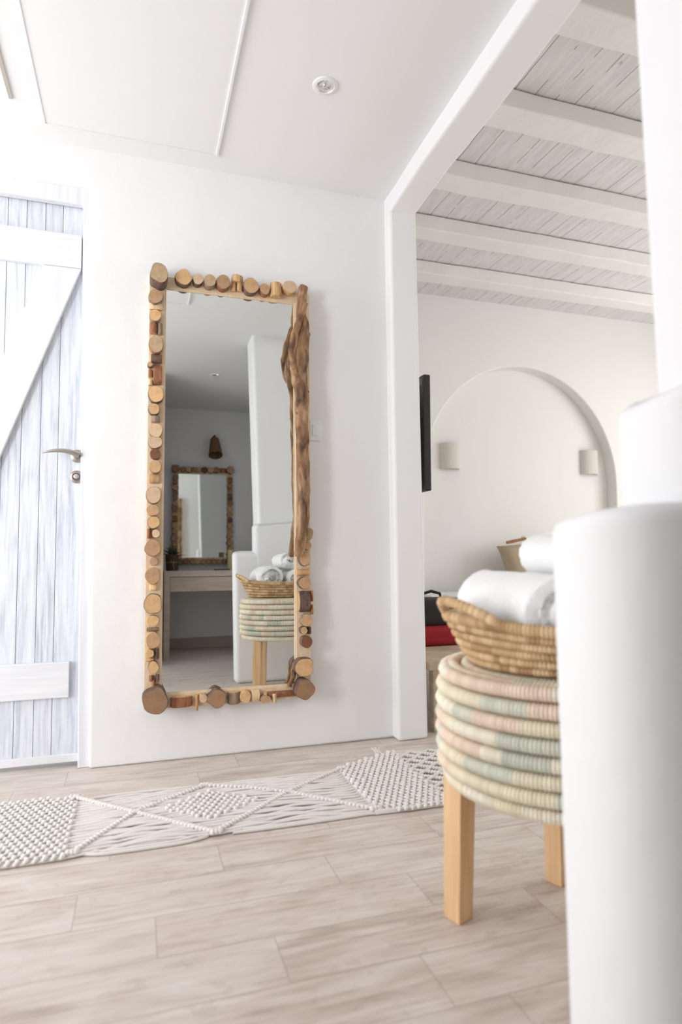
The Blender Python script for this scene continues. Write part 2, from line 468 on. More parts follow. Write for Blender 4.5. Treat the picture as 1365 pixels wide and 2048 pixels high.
# left wall with the patio opening for daylight and an added one for the side fill light
mb = MB()
mb.prism([(0.60, 0), (1.18, 0), (1.18, 2.22), (2.42, 2.22), (2.42, 0), (2.72, 0), (2.72, 2.46), (0.60, 2.46)], 'x', -2.68, -2.50)
mb.box(-2.68, -2.50, -1.5, -0.16, 0, 2.46); mb.box(-2.68, -2.50, -0.16, 0.60, 0, 0.55); mb.box(-2.68, -2.50, -0.16, 0.60, 2.15, 2.46)
struct(mb.build('wall_left', M['plaster'], smooth=False))
mb = MB()
mb.box(-2.58, -2.53, 1.18, 1.23, 0, 2.22); mb.box(-2.58, -2.53, 2.37, 2.42, 0, 2.22); mb.box(-2.58, -2.53, 1.23, 2.37, 2.17, 2.22)
struct(mb.build('door_2', M['door_trim'], bevel=0.004, smooth=False))
mb = MB(); mb.box(-2.68, 1.30, -1.52, -1.35, 0, 2.46)
struct(mb.build('wall_front', M['plaster'], bevel=0.01))
mb = MB(); mb.box(1.15, 1.42, -1.40, 0.70, 0, 2.95)
struct(mb.build('wall_right', M['plaster'], bevel=0.01))
mb = MB(); mb.box(-2.5, 1.15, -1.35, -1.335, 0, 0.10)
struct(mb.build('baseboard_front', M['stone_edge'], bevel=0.003))
# stub of wall that ends the back wall, and the plaster header over the opening
mb = MB()
mb.hexa([(1.052, 2.485, 0), (1.190, 2.485, 0), (1.190, 4.66, 0), (1.052, 4.66, 0), (1.026, 2.485, 2.95), (1.152, 2.485, 2.95), (1.152, 4.66, 2.95), (1.026, 4.66, 2.95)])
struct(mb.build('wall_divider', M['plaster'], bevel=0.014), 'white plaster pier between the hall and the bedroom', 'wall')
mb = MB()
sec = [(0.40, 0.985, 1.118, 2.284), (0.9, 0.995, 1.126, 2.29), (1.38, 1.004, 1.137, 2.284), (1.78, 1.011, 1.145, 2.279), (2.15, 1.020, 1.150, 2.286), (2.54, 1.034, 1.160, 2.277)]
vs = []
for y, a, b, z in sec: vs += [(a, y, z), (b, y, z+0.008), (b, y, 2.95), (a, y, 2.95)]
fs = [(3, 2, 1, 0), tuple(4*(len(sec)-1)+k for k in range(4))]
for i in range(len(sec)-1):
    for k in range(4): fs.append((4*i+k, 4*i+(k+1) % 4, 4*i+4+(k+1) % 4, 4*i+4+k))
mb.add(vs, fs)
struct(mb.build('wall_header', M['plaster'], bevel=0.012), 'white plaster header over the bedroom opening', 'wall')
# stepped plaster partition: a low arm, a higher step and a full-height pier
mb = MB()
mb.prism(fillet([(1.16, 0.845), (0.610, 0.845), (0.600, 0.655), (1.16, 0.640)], [0, 0.035, 0.13, 0], 10), 'z', 0.0, 0.866)
mb.prism(fillet([(1.16, 0.849), (0.745, 0.849), (0.742, 0.646), (1.16, 0.635)], [0, 0.035, 0.12, 0], 10), 'z', 0.40, 1.065)
for i, (x, y, z) in enumerate(mb.v):
    x += 0.013*max(0.0, 1-z/0.85)*(1 if x < 0.9 else 0)
    mb.v[i] = (x, y, z)
    if z > 0.5: mb.v[i] = (x, y, z-0.022*(y-0.66)/0.185+(0.30*min(0.12, max(0, x-0.745))-0.016 if z > 1 else 0))
struct(mb.build('wall_partition', M['plaster'], bevel=0.042, seg=6, angle=40), 'white rounded plaster half wall in the right foreground', 'wall')
mb = MB()
mb.hexa([(0.812, 0.57, 0.0), (1.16, 0.57, 0.0), (1.16, 0.795, 0.0), (0.812, 0.795, 0.0), (0.740, 0.57, 2.40), (1.16, 0.57, 2.40), (1.16, 0.795, 2.40), (0.740, 0.795, 2.40)])
struct(mb.build('wall_pier', M['plaster'], bevel=0.022, seg=5), 'white plaster pier rising from the half wall', 'wall')
# added unseen wall that keeps direct light off the dressing corner behind the camera
mb = MB(); mb.box(-2.55, 0.13, -0.30, -0.18, 0, 2.40)
struct(mb.build('wall_light_block', M['plaster'], bevel=0.012))

# bedroom shell
mb = MB()
arch = [(2.13, 0.0), (2.13, 0.9)]
for k in range(41):
    a = PI-PI*k/40
    arch.append((3.055+0.922*math.cos(a), 1.35+0.975*math.sin(a)))
arch += [(3.977, 0.9), (3.977, 0.0)]
mb.prism([(1.10, 0.0)]+arch+[(5.32, 0.0), (5.32, 2.95), (1.10, 2.95)], 'y', 4.483, 4.623)
struct(mb.build('wall_bedroom', M['plaster_bed'], bevel=0.012), 'bedroom end wall with arched niche', 'wall')
mb = MB(); mb.box(1.10, 5.32, 4.60, 4.75, 0, 2.95)
struct(mb.build('wall_niche', M['plaster_bed'], smooth=False))
mb = MB()
mb = MB()
for (a, b, c, d) in ((0.4, 4.75, 0, 0.55), (0.4, 4.75, 2.40, 2.95), (0.4, 0.95, 0.55, 2.40), (3.65, 4.75, 0.55, 2.40)): mb.box(5.20, 5.36, a, b, c, d)
struct(mb.build('wall_bedroom_right', M['plaster_bed'], smooth=False))
mb = MB()
for (a, b, c, d) in ((0.95, 3.65, 0.55, 0.61), (0.95, 3.65, 2.34, 2.40), (0.95, 1.01, 0.61, 2.34), (3.59, 3.65, 0.61, 2.34), (2.27, 2.33, 0.61, 2.34)): mb.box(5.24, 5.30, a, b, c, d)
struct(mb.build('window_1', M['door_trim'], smooth=False))
mb = MB(); mb.box(1.42, 5.32, 0.40, 0.55, 0, 2.95)
struct(mb.build('wall_bedroom_front', M['plaster_bed'], smooth=False))
mb = MB(); mb.box(1.10, 5.32, 0.40, 4.75, 2.84, 2.95)
struct(mb.build('ceiling_bedroom', M['planks'], smooth=False), 'whitewashed plank ceiling of the bedroom', 'ceiling')
rnd = random.Random(3)
def beam(y0, nm):
    mb = MB(); n = 30; vs = []
    for i in range(n+1):
        x = 1.14+(5.24-1.14)*i/n
        j = lambda s: rnd.uniform(-s, s)
        vs += [(x, y0+j(.003), 2.744+j(.004)), (x, y0+.145+j(.004), 2.744+j(.004)), (x, y0+.145+j(.003), 2.841), (x, y0+j(.002), 2.834+j(.0015))]
    fs = [(3, 2, 1, 0), tuple(4*n+k for k in range(4))]
    for i in range(n):
        for k in range(4): fs.append((4*i+k, 4*i+(k+1) % 4, 4*i+4+(k+1) % 4, 4*i+4+k))
    mb.add(vs, fs)
    return struct(mb.build('ceiling_beam', M['beam'], bevel=0.008), nm, 'beam')
for y0, nm in ((3.935, 'limewashed ceiling beam nearest the arched wall'), (3.376, 'limewashed ceiling beam second from the arched wall'),
               (2.840, 'limewashed ceiling beam third from the arched wall'), (2.306, 'limewashed ceiling beam fourth from the arched wall'),
               (1.770, 'limewashed ceiling beam at the top of the photo'), (1.23, 'limewashed ceiling beam over the near side of the bedroom')):
    beam(y0, nm)

# slim beige slot in the hall ceiling
mb = MB(); mb.box(-0.442, -0.430, 0.9, 2.33, 2.354, 2.361)
struct(mb.build('trim_1', M['beige_strip'], smooth=False), 'slim beige slot in the hall ceiling', 'trim')

# ------------------------------------------------------------------ plank door
door = bpy.data.objects.new('door_1', None); COL.objects.link(door); door.location = (-0.60, 2.605, 0)
struct(door, 'whitewashed plank door with diagonal brace', 'door')
dx = 0.60
mb = MB()
edges = [-1.03, -0.955, -0.88, -0.815, -0.75, -0.69, -0.625, -0.55, -0.485, -0.420, -0.354, -0.292, -0.150]
rnd = random.Random(12)
for a, b in zip(edges, edges[1:]):
    m0 = len(mb.f); mb.box(a+dx+0.0008, b+dx-0.0008, 0, 0.036, 0.045, 2.19); cc = (rnd.random(), rnd.random(), 0, 1)
    for i in range(m0, len(mb.f)): mb.col[i] = cc
m0 = len(mb.f); mb.box(edges[0]+dx, edges[-1]+dx, 0.006, 0.034, 0.046, 2.188)
for i in range(m0, len(mb.f)): mb.col[i] = (0, 0, 0, 1)
mb.build('door_leaf', M['door'], door, bevel=0.0015, seg=1, smooth=False)
mb = MB(); mb.box(-1.01+dx, -0.222+dx, -0.022, 0.0, 1.895, 2.028); mb.build('top_rail', M['door_trim'], door, bevel=0.003, seg=2, smooth=False)
mb = MB(); mb.box(-1.01+dx, -0.234+dx, -0.022, 0.0, 0.257, 0.388); mb.build('bottom_rail', M['door_trim'], door, bevel=0.003, seg=2, smooth=False)
# brace from under the top rail's right end down to the bottom rail
mb = MB()
def bx(z, left): return (-0.357 if left else -0.2215)+(z-1.902)*((0.357-0.498)/(1.904-1.495)*-1 if left else (0.222-0.489)/(1.903-1.145)*-1)
poly = [(-0.357+dx, 1.894), (-0.222+dx, 1.894), (bx(0.389, False)+dx, 0.389), (bx(0.389, True)+dx, 0.389)]
mb.prism(poly, 'y', -0.022, 0.0)
mb.build('diagonal_brace', M['door_post'], door, bevel=0.003, seg=2, smooth=False)
mb = MB(); mb.box(-1.03+dx, -0.150+dx, -0.006, 0.036, 0.016, 0.046); mb.build('bottom_bar', M['door_trim'], door, bevel=0.003, seg=2, smooth=False)
mb = MB()
mb.prism([(-1.12+dx, 0.0), (-1.05+dx, 0.0), (-1.05+dx, 2.142), (-0.218+dx, 2.142), (-0.197+dx, 0.0), (-0.10+dx, 0.0), (-0.10+dx, 2.26), (-1.12+dx, 2.26)], 'y', -0.040, -0.008)
mb.build('door_frame', M['door_post'], door, bevel=0.004, seg=2, smooth=False)
MY = Matrix.Rotation(PI/2, 4, 'X')      # lathe axis z -> -y (towards the room)
def ylathe(prof, x, y, z, seg=28):
    mb = MB(); mb.lathe(prof, seg, 0, Matrix.Translation((x, y, z)) @ MY); return mb
h = ylathe([(0.025, 0), (0.025, 0.004), (0.0235, 0.0065), (0.011, 0.0075), (0.0105, 0.020), (0.0095, 0.034), (0.008, 0.040)], -0.2235+dx, -0.0005, 1.164)
N = 14; pts = []; rr = []
for i in range(N+1):
    s = i/N
    pts.append((-0.214+dx-0.128*s, -0.040-0.010*math.sin(s*PI*0.8), 1.168+0.010*math.sin(s*PI)-0.002*s-(0.004*(1-s)**3)))
    rr.append(0.0105*(1-s)**0.8*1.0+0.0034)
h.tube(pts, rr, 12, 0, flat=0.8)
h.build('door_handle', M['nickel'], door, angle=60)
lk = ylathe([(0.0245, 0), (0.0245, 0.004), (0.023, 0.0065), (0.016, 0.007), (0.016, 0.0075)], -0.2245+dx, -0.0005, 1.084).build('lock_rosette', M['nickel'], door, angle=60)
cy = ylathe([(0.0152, 0.007), (0.0150, 0.010), (0.013, 0.0105), (0.0100, 0.009)], -0.2245+dx, -0.0005, 1.084).build('lock_ring', M['keydark'], lk, angle=60)
cy = ylathe([(0.0095, 0.008), (0.0095, 0.0115), (0.008, 0.0125), (0.0032, 0.0125), (0.003, 0.0105), (0.001, 0.0105)], -0.2255+dx, -0.0005, 1.085).build('keyhole', M['steel_bright'], lk, angle=60)

# ------------------------------------------------------------------ ceiling hatch, downlights, switch
t = thing('access_hatch', 'white rectangular access panel with a thin bead in the hall ceiling', 'hatch', (-0.03, 1.81, 2.36))
mb = MB(); mb.box(-0.309, 0.309, -0.62, 0.62, -0.003, 0.002); mb.build('panel', M['ceiling'], t, smooth=False)
mb = MB()
mb.box(0.303, 0.3125, -0.625, 0.625, -0.010, 0.001); mb.box(-0.3125, -0.309, -0.625, 0.625, -0.006, 0.001)
mb.box(-0.309, 0.303, -0.625, -0.619, -0.007, 0.001); mb.box(-0.309, 0.303, 0.621, 0.625, -0.005, 0.001)
mb.build('bead_frame', M['white_enamel'], t, bevel=0.0012, seg=2, smooth=False)
def downlight(x, y, label):
    t = thing('recessed_downlight', label, 'downlight', (x, y, 2.36), group='ceiling downlights')
    FL = Matrix.Rotation(PI, 4, 'X')
    mb = MB(); mb.lathe([(0.0295, -0.004), (0.0295, 0.0045), (0.0305, 0.006), (0.0395, 0.0055), (0.0425, 0.003), (0.043, 0.0)], 40, 0, FL, False, False); mb.build('trim_ring', M['white_enamel'], t, angle=50)
    mb = MB(); mb.lathe([(0.0296, 0.0035), (0.0285, 0.0012), (0.0265, 0.0026), (0.018, 0.0012), (0.006, 0.0008), (0.0015, 0.0006)], 40, 0, FL, False, True); mb.build('reflector', M['chrome'], t, angle=180)
    mb = MB(); mb.lathe([(0.0085, 0.0008), (0.0085, 0.003), (0.0075, 0.0048), (0.003, 0.0055), (0.0008, 0.0056)], 24, 0, FL); mb.build('bulb', M['steel_bright'], t, angle=180)
    for k in range(3):
        a = 0.5+2*PI*k/3
        mb = MB(); mb.box(0.007, 0.0255, -0.0012, 0.0012, -0.0035, -0.0018, M=Matrix.Rotation(a, 4, 'Z')); mb.build('spoke', M['chrome'], t, smooth=False)
downlight(0.580, 1.949, 'recessed chrome downlight in the ceiling in front of the mirror')
downlight(0.605, -0.174, 'recessed chrome downlight seen only in the mirror')
t = thing('light_switch', 'small white switch plate beside the tall mirror', 'switch', (0.708, 2.545, 1.305))
mb = MB(); mb.box(-0.024, 0.024, -0.007, 0.001, -0.045, 0.045); mb.build('plate', M['white_plastic'], t, bevel=0.003)
mb = MB(); mb.box(-0.013, 0.013, -0.0105, -0.006, -0.024, 0.024); mb.build('rocker', M['white_plastic'], t, bevel=0.002)
# ------------------------------------------------------------------ log mirrors
def log_disc(parent, nm, u, v, ru, rv, key, dep, rnd, base, label=None, bark=None):
    """a slice of log seen end on: wobbly outline, bark rim, sawn face towards -y"""
    mb = MB(); n = 30
    ph = [rnd.uniform(0, 2*PI) for _ in range(5)]
    big = ru > 0.031
    amp = [0.022, 0.024, 0.018, 0.014] if not big else [0.028, 0.04, 0.04, 0.03]
    def rad(a): return 1+sum(am*math.sin((k+2)*a+ph[k]) for k, am in enumerate(amp))
    rings = [(1.00, dep*0.5+0.004), (1.02, 0.0), (1.0, -dep*0.5+0.003), (0.955, -dep*0.5)]
    for s, y in rings:
        for k in range(n):
            a = 2*PI*k/n; r = rad(a)*s
            mb.v.append((ru*r*math.cos(a), y+(rnd.uniform(-.0006, .0006)), rv*r*math.sin(a)))
    for i in range(3):
        for k in range(n):
            k2 = (k+1) % n
            mb.f.append((i*n+k, (i+1)*n+k, (i+1)*n+k2, i*n+k2)); mb.mi.append(1); mb.col.append(None)
    mb.f.append(tuple(3*n+k for k in range(n))[::-1]); mb.mi.append(0); mb.col.append(None)
    mb.f.append(tuple(range(n))); mb.mi.append(1); mb.col.append(None)
    # faces were listed for an outline running with +x to +z, seen from -y; flip to point outwards
    mb.f = [tuple(reversed(q)) for q in mb.f]
    b = bark or ('darkbark' if key in ('dark', 'brown') or big else rnd.choice(['peel', 'redbark', 'greybark', 'darkbark', 'darkbark']))
    o = mb.build(nm, [M['end'][key], M['bark'][b]], parent, (u, base-dep*0.5, v), angle=35)
    if label: o['label'] = label
    return o
def log_piece(parent, u, v, w, h, key, ax, dep, rnd, base):
    """a short log lying in the plane of the frame, showing its bark"""
    mb = MB(); n = 16
    L = (h if ax == 'v' else w)*0.5; R = (w if ax == 'v' else h)*0.5
    d = max(dep*0.62, 0.010)
    prof = [(0.88, -L), (1.0, -L+0.0025), (1.03, -L*0.3), (0.99, L*0.35), (1.0, L-0.0025), (0.88, L)]
    ph = rnd.uniform(0, 6)
    vs = []
    for s, t in prof:
        for k in range(n):
            a = 2*PI*k/n; r = s*(1+0.06*math.sin(3*a+ph)+rnd.uniform(-.02, .02))
            p, q = R*r*math.cos(a), d*r*math.sin(a)
            vs.append((p, q, t) if ax == 'v' else (t, q, p))
    mb.v = vs
    for i in range(len(prof)-1):
        for k in range(n):
            k2 = (k+1) % n
            f = (i*n+k, i*n+k2, (i+1)*n+k2, (i+1)*n+k)
            mb.f.append(f if ax == 'v' else f[::-1]); mb.mi.append(0); mb.col.append(None)
    m_ = len(prof)-1
    c0 = tuple(range(n)); c1 = tuple(m_*n+k for k in range(n))
    mb.f.append(c0[::-1] if ax == 'v' else c0); mb.f.append(c1 if ax == 'v' else c1[::-1]); mb.mi += [1, 1]; mb.col += [None, None]
    return mb.build('log_piece', [M['bark'][key], M['end']['honey']], parent, (u, base-d*0.55, v), angle=35)
def branch(name, parent, pts, y_off, rnd, label=None, lump=0.10, flat=0.85):
    """a gnarled stick swept along (u, v, radius) points"""
    P = []; Rr = []
    for i in range(len(pts)-1):
        for s in range(4):
            f = s/4
            P.append(tuple(pts[i][k]*(1-f)+pts[i+1][k]*f for k in range(3)))
    P.append(pts[-1])
    mb = MB(); n = 18; vs = []
    ph = [rnd.uniform(0, 6) for _ in range(6)]
    for i, (u, v, r) in enumerate(P):
        for k in range(n):
            a = 2*PI*k/n
            q = r*(1+lump*0.7*math.sin(2*a+ph[0]+i*0.11)+lump*0.6*math.sin(3*a+ph[1]-i*0.17)+lump*0.5*math.sin(5*a+ph[2]+i*0.5)+lump*0.55*math.sin(i*0.9+ph[3])*math.cos(a+ph[4])+rnd.uniform(-.03, .03))
            vs.append((u+q*math.cos(a), y_off+q*flat*math.sin(a), v+0.004*math.sin(a*2+i)))
    mb.v = vs
    m_ = len(P)
    for i in range(m_-1):
        for k in range(n):
            k2 = (k+1) % n
            mb.f.append((i*n+k, (i+1)*n+k, (i+1)*n+k2, i*n+k2)); mb.mi.append(0); mb.col.append(None)
    mb.f.append(tuple(range(n))); mb.f.append(tuple((m_-1)*n+k for k in range(n))[::-1]); mb.mi += [1, 1]; mb.col += [None, None]
    if pts[0][1] > pts[-1][1]: mb.f = [q[::-1] for q in mb.f]; mb.f = [q[::-1] for q in mb.f]
    o = mb.build(name, [M['driftwood'], M['end']['brown']], parent, angle=70)
    if label: o['label'] = label
    return o
def frame_board(parent, x0, x1, z0, z1, a0, a1, c0, c1):
    """four pine rails round the glass with a stepped inner lip"""
    mb = MB()
    o = [(x0, z0), (x1, z0), (x1, z1), (x0, z1)]; i_ = [(a0, c0), (a1, c0), (a1, c1), (a0, c1)]
    lip = 0.006
    l_ = [(a0+lip, c0+lip), (a1-lip, c0+lip), (a1-lip, c1-lip), (a0+lip, c1-lip)]
    def ring(r, y): return [(p[0], y, p[1]) for p in r]
    rings = [ring(o, 0.0), ring(o, -0.030), ring(i_, -0.030), ring(i_, -0.0262), ring(l_, -0.0262), ring(l_, -0.016), ring(l_, 0.0)]
    for r in rings: mb.v += r
    for a in range(len(rings)):
        b = (a+1) % len(rings)
        for k in range(4):
            k2 = (k+1) % 4
            mb.f.append((a*4+k, a*4+k2, b*4+k2, b*4+k)); mb.mi.append(0); mb.col.append(None)
    mb.f = [q[::-1] for q in mb.f]
    return mb.build('frame_board', M['fr_light'], parent, smooth=False, bevel=0.001, seg=1)

SLICES=[
 ('d','corner',-0.2843,1.658,0.0326,0.0401,'grey',0.075),
 ('d','s',-0.1914,1.6708,0.0324,0.0314,'honey',0.035),
 ('d','s',-0.1354,1.6722,0.0203,0.0235,'pale',0.032),
 ('d','s',-0.0892,1.6689,0.0225,0.0257,'grey',0.04),
 ('d','s',-0.0369,1.6718,0.0278,0.03,'tan',0.035),
 ('b','s',0.0207,1.698,0.0463,0.0292,'peel','v',0.035),
 ('b','s',0.0077,1.6671,0.018,0.0353,'tanplank','v',0.02),
 ('b','s',0.0313,1.6684,0.0222,0.0333,'peel','v',0.025),
 ('d','s',0.0755,1.6708,0.0306,0.0335,'tan',0.035),
 ('d','s',0.132,1.6655,0.0207,0.0232,'tan',0.032),
 ('b','s',0.1798,1.6715,0.0481,0.0594,'peel','v',0.04),
 ('d','s',0.2365,1.6855,0.0297,0.0267,'pale',0.038),
 ('d','s',-0.2956,1.5811,0.0259,0.0288,'tan',0.035),
 ('b','s',-0.2938,1.5492,0.05,0.0258,'cream','v',0.02),
 ('d','s',-0.2959,1.5069,0.0222,0.0228,'honey',0.032),
 ('b','s',-0.3017,1.4612,0.0269,0.0434,'redbark','v',0.025),
 ('b','s',-0.277,1.4607,0.0167,0.0455,'greybark','v',0.022),
 ('d','s',-0.2914,1.3928,0.0258,0.0354,'grey',0.035),
 ('b','s',-0.2895,1.3405,0.0405,0.0333,'darkbark','h',0.03),
 ('d','s',-0.3132,1.313,0.0091,0.0098,'honey',0.03),
 ('b','s',-0.2842,1.2773,0.0313,0.0782,'redbark','h',0.025),
 ('b','s',-0.3107,1.2821,0.0165,0.0312,'redbark','v',0.02),
 ('b','s',-0.3106,1.2475,0.0164,0.0233,'cream','v',0.02),
 ('d','s',-0.2898,1.197,0.0293,0.0321,'honey',0.035),
 ('d','s',-0.2963,1.1399,0.021,0.0223,'honey',0.032),
 ('b','s',-0.2901,1.1039,0.0329,0.0251,'greybark','v',0.025),
 ('d','s',-0.2881,1.0568,0.0256,0.027,'pale',0.035),
 ('d','s',-0.2903,1.0117,0.0264,0.024,'pale',0.033),
 ('d','s',-0.2886,0.9676,0.02,0.0201,'dark',0.03),
 ('d','s',-0.2881,0.9178,0.0218,0.0239,'honey',0.034),
 ('b','s',-0.2907,0.8743,0.0381,0.0362,'tanplank','h',0.02),
 ('d','s',-0.2931,0.8097,0.0271,0.0332,'pale',0.038),
 ('d','s',-0.2954,0.752,0.0226,0.0217,'tan',0.035),
 ('d','s',-0.2917,0.7061,0.0225,0.0235,'honey',0.035),
 ('d','s',-0.283,0.6645,0.0144,0.016,'pale',0.03),
 ('b','s',-0.3079,0.665,0.0143,0.0375,'redbark','v',0.02),
 ('d','s',-0.2932,0.6107,0.0288,0.0328,'tan',0.035),
 ('d','s',-0.2888,0.5596,0.0144,0.0149,'tan',0.03),
 ('d','s',-0.2936,0.5057,0.0269,0.0307,'tan',0.035),
 ('b','s',-0.2873,0.4643,0.0322,0.0241,'peel','v',0.025),
 ('d','s',-0.2905,0.4022,0.0313,0.0388,'honey',0.036),
 ('d','s',-0.29,0.34,0.0223,0.0202,'honey',0.032),
 ('b','s',-0.2891,0.3065,0.0445,0.0147,'greybark','h',0.02),
 ('d','s',-0.2887,0.2681,0.0249,0.0311,'tan',0.035),
 ('d','s',-0.2987,0.2208,0.0142,0.0155,'honey',0.032),
 ('b','s',-0.2734,0.2169,0.016,0.0384,'darkbark','v',0.025),
 ('b','s',-0.298,0.1948,0.0283,0.0146,'peel','h',0.02),
 ('d','s',-0.2857,0.1695,0.0186,0.0237,'honey',0.035),
 ('b','s',-0.2936,0.1272,0.0159,0.0218,'redbark','v',0.022),
 ('b','s',-0.2697,0.1275,0.0142,0.0255,'darkbark','v',0.022),
 ('b','s',-0.2835,0.108,0.0124,0.0254,'redbark','v',0.02),
 ('d','corner',-0.2778,0.0516,0.0443,0.0488,'brown',0.06),
 ('b','s',-0.1845,0.033,0.0816,0.0384,'redbark','v',0.03),
 ('b','s',-0.1257,0.0264,0.012,0.059,'peel','v',0.025),
 ('d','s',-0.1031,0.0428,0.0148,0.0166,'pale',0.03),
 ('d','s',-0.0521,0.0391,0.0338,0.0354,'brown',0.04),
 ('b','s',0.0129,0.0333,0.0477,0.045,'greybark','v',0.032),
 ('d','s',0.0564,0.0374,0.0203,0.0236,'honey',0.034),
 ('b','s',0.0969,0.0343,0.0331,0.0493,'cream','h',0.03),
 ('d','s',0.1354,0.0212,0.0216,0.0152,'tan',0.03),
 ('b','s',0.1373,0.0363,0.0157,0.0133,'peel','v',0.025),
 ('b','s',0.1722,0.0211,0.0178,0.0344,'cream','v',0.03),
 ('b','s',0.2063,0.034,0.124,0.025,'redbark','h',0.018),
 ('d','corner',0.286,0.1376,0.0379,0.0371,'honey',0.05),
 ('d','corner',0.2885,0.0521,0.0368,0.0408,'brown',0.055),
 ('d','s',0.2979,0.6668,0.0313,0.0303,'tan',0.035),
 ('d','s',0.3094,0.6165,0.0136,0.0182,'honey',0.03),
 ('d','s',0.2938,0.5662,0.0229,0.0301,'tan',0.033),
 ('b','s',0.3148,0.5358,0.0167,0.0161,'cream','h',0.02),
 ('b','s',0.2906,0.51,0.0518,0.026,'tanplank','h',0.025),
 ('d','s',0.293,0.4682,0.0249,0.025,'tan',0.034),
 ('b','s',0.2969,0.393,0.0455,0.0835,'darkbark','h',0.032),
 ('b','s',0.3287,0.4146,0.0125,0.0439,'redbark','v',0.02),
 ('b','s',0.3284,0.3605,0.0125,0.0398,'redbark','v',0.02),
 ('d','s',0.3011,0.3191,0.0248,0.0248,'tan',0.034),
 ('d','s',0.2899,0.2796,0.0144,0.0158,'honey',0.03),
 ('b','s',0.3174,0.2771,0.0166,0.0277,'darkbark','v',0.02),
 ('d','s',0.3006,0.2343,0.0237,0.0236,'dark',0.034),
]


rnd = random.Random(11)
tall = thing('floor_length_mirror', 'tall hall mirror framed in log slices with a driftwood branch on its right', 'mirror', (0.35, 2.52142, 0.19974), (math.radians(-1.05), 0, 0))
frame_board(tall, -0.318, 0.326, 0.010, 1.680, -0.2600, 0.2655, 0.062, 1.636)
mb = MB(); mb.box(-0.262, 0.268, -0.022, -0.006, 0.058, 1.640); mb.build('mirror_glass', M['mirror'], tall, smooth=False)
for s in SLICES:
    if s[0] == 'd':
        big = s[1] == 'corner'
        log_disc(tall, 'corner_log' if big else 'log_slice', s[2], s[3], s[4], s[5], s[6], s[7], rnd, -0.030)
    else: log_piece(tall, s[2], s[3], s[4], s[5], s[6], s[7], s[8], rnd, -0.030)
trunk = [(0.2923, 1.6923, 0.0194), (0.2879, 1.6533, 0.0204), (0.2834, 1.6102, 0.0193), (0.2832, 1.5677, 0.0235), (0.2894, 1.526, 0.0278), (0.287, 1.4835, 0.031), (0.2804, 1.4302, 0.0341), (0.2717, 1.3832, 0.0371), (0.2694, 1.3391, 0.0339), (0.2734, 1.2977, 0.0307), (0.2816, 1.2526, 0.0265), (0.2856, 1.2113, 0.0275), (0.2833, 1.1532, 0.0253), (0.283, 1.1015, 0.0253), (0.2848, 1.0461, 0.0253), (0.2846, 1.0112, 0.0252), (0.2864, 0.9437, 0.0273), (0.2881, 0.8684, 0.0283), (0.2898, 0.8014, 0.0262), (0.2895, 0.7408, 0.024), (0.2851, 0.7004, 0.024), (0.2829, 0.6683, 0.0239), (0.2765, 0.6302, 0.0218), (0.2702, 0.6002, 0.0197), (0.266, 0.5763, 0.0176)]
br = branch('driftwood_branch', tall, trunk, -0.068, rnd, 'gnarled brown driftwood branch')
fork = [(0.2931, 1.6118, 0.0118), (0.2823, 1.5768, 0.0129), (0.2674, 1.5372, 0.0139), (0.2526, 1.4938, 0.0159), (0.244, 1.4512, 0.0169), (0.2376, 1.409, 0.0169), (0.2375, 1.3778, 0.0147), (0.2456, 1.3371, 0.0126), (0.2588, 1.3029, 0.0084)]
branch('branch_fork', br, fork, -0.092, rnd)
for u, v, dx_, r in ((0.315, 1.49, 0.010, 0.009), (0.309, 1.245, 0.014, 0.006), (0.300, 1.335, 0.010, 0.008), (0.312, 0.955, 0.009, 0.006), (0.258, 1.155, -0.010, 0.005), (0.307, 1.41, 0.010, 0.007)):
    mb = MB(); mb.tube([(u-dx_*1.8, -0.070, v-0.010), (u-dx_*0.6, -0.072, v-0.001), (u+dx_*0.2, -0.073, v+0.004)], [r*1.9, r*1.4, r*0.7], 10, 0, 0.15, rnd); mb.build('knot', M['driftwood'], br)
branch('driftwood_twig', tall, [(0.2601, 0.1541, 0.0102), (0.2478, 0.1255, 0.0091), (0.2497, 0.102, 0.0101), (0.2395, 0.0793, 0.0101), (0.2313, 0.0604, 0.0101)], -0.045, rnd)

# small mirror over the dressing table, seen only in the tall mirror
rnd = random.Random(23)
small = thing('small_wall_mirror', 'small mirror framed in log slices above the dressing table', 'mirror', (0.615, -1.35, 0.80), (0, 0, PI))
frame_board(small, -0.285, 0.285, 0.012, 0.965, -0.240, 0.240, 0.068, 0.905)
mb = MB(); mb.box(-0.242, 0.242, -0.022, -0.006, 0.064, 0.908); mb.build('mirror_glass', M['mirror'], small, smooth=False)
keys = ['honey', 'tan', 'tan', 'brown', 'brown', 'grey', 'dark']
def edge_run(x0, z0, x1, z1):
    L = math.hypot(x1-x0, z1-z0); s = 0.036
    while s < L-0.03:
        r = rnd.uniform(0.022, 0.033)
        s += r
        if s+r > L-0.01: break
        u = x0+(x1-x0)*s/L; v = z0+(z1-z0)*s/L
        if rnd.random() < 0.78:
            log_disc(small, 'log_slice', u+rnd.uniform(-.004, .004), v+rnd.uniform(-.004, .004), r*rnd.uniform(.92, 1.05), r*rnd.uniform(.95, 1.1), rnd.choice(keys), rnd.uniform(.028, .04), rnd, -0.030)
        else:
            hor = abs(x1-x0) < 0.01
            log_piece(small, u, v, 0.05 if hor else 2*r, 2*r if hor else 0.05, rnd.choice(['redbark', 'greybark', 'darkbark', 'peel']), 'h' if hor else 'v', 0.03, rnd, -0.030)
        s += r*0.98
edge_run(-0.266, 0.94, 0.266, 0.94); edge_run(-0.266, 0.035, 0.266, 0.035)
edge_run(-0.266, 0.04, -0.266, 0.93); edge_run(0.266, 0.04, 0.266, 0.93)
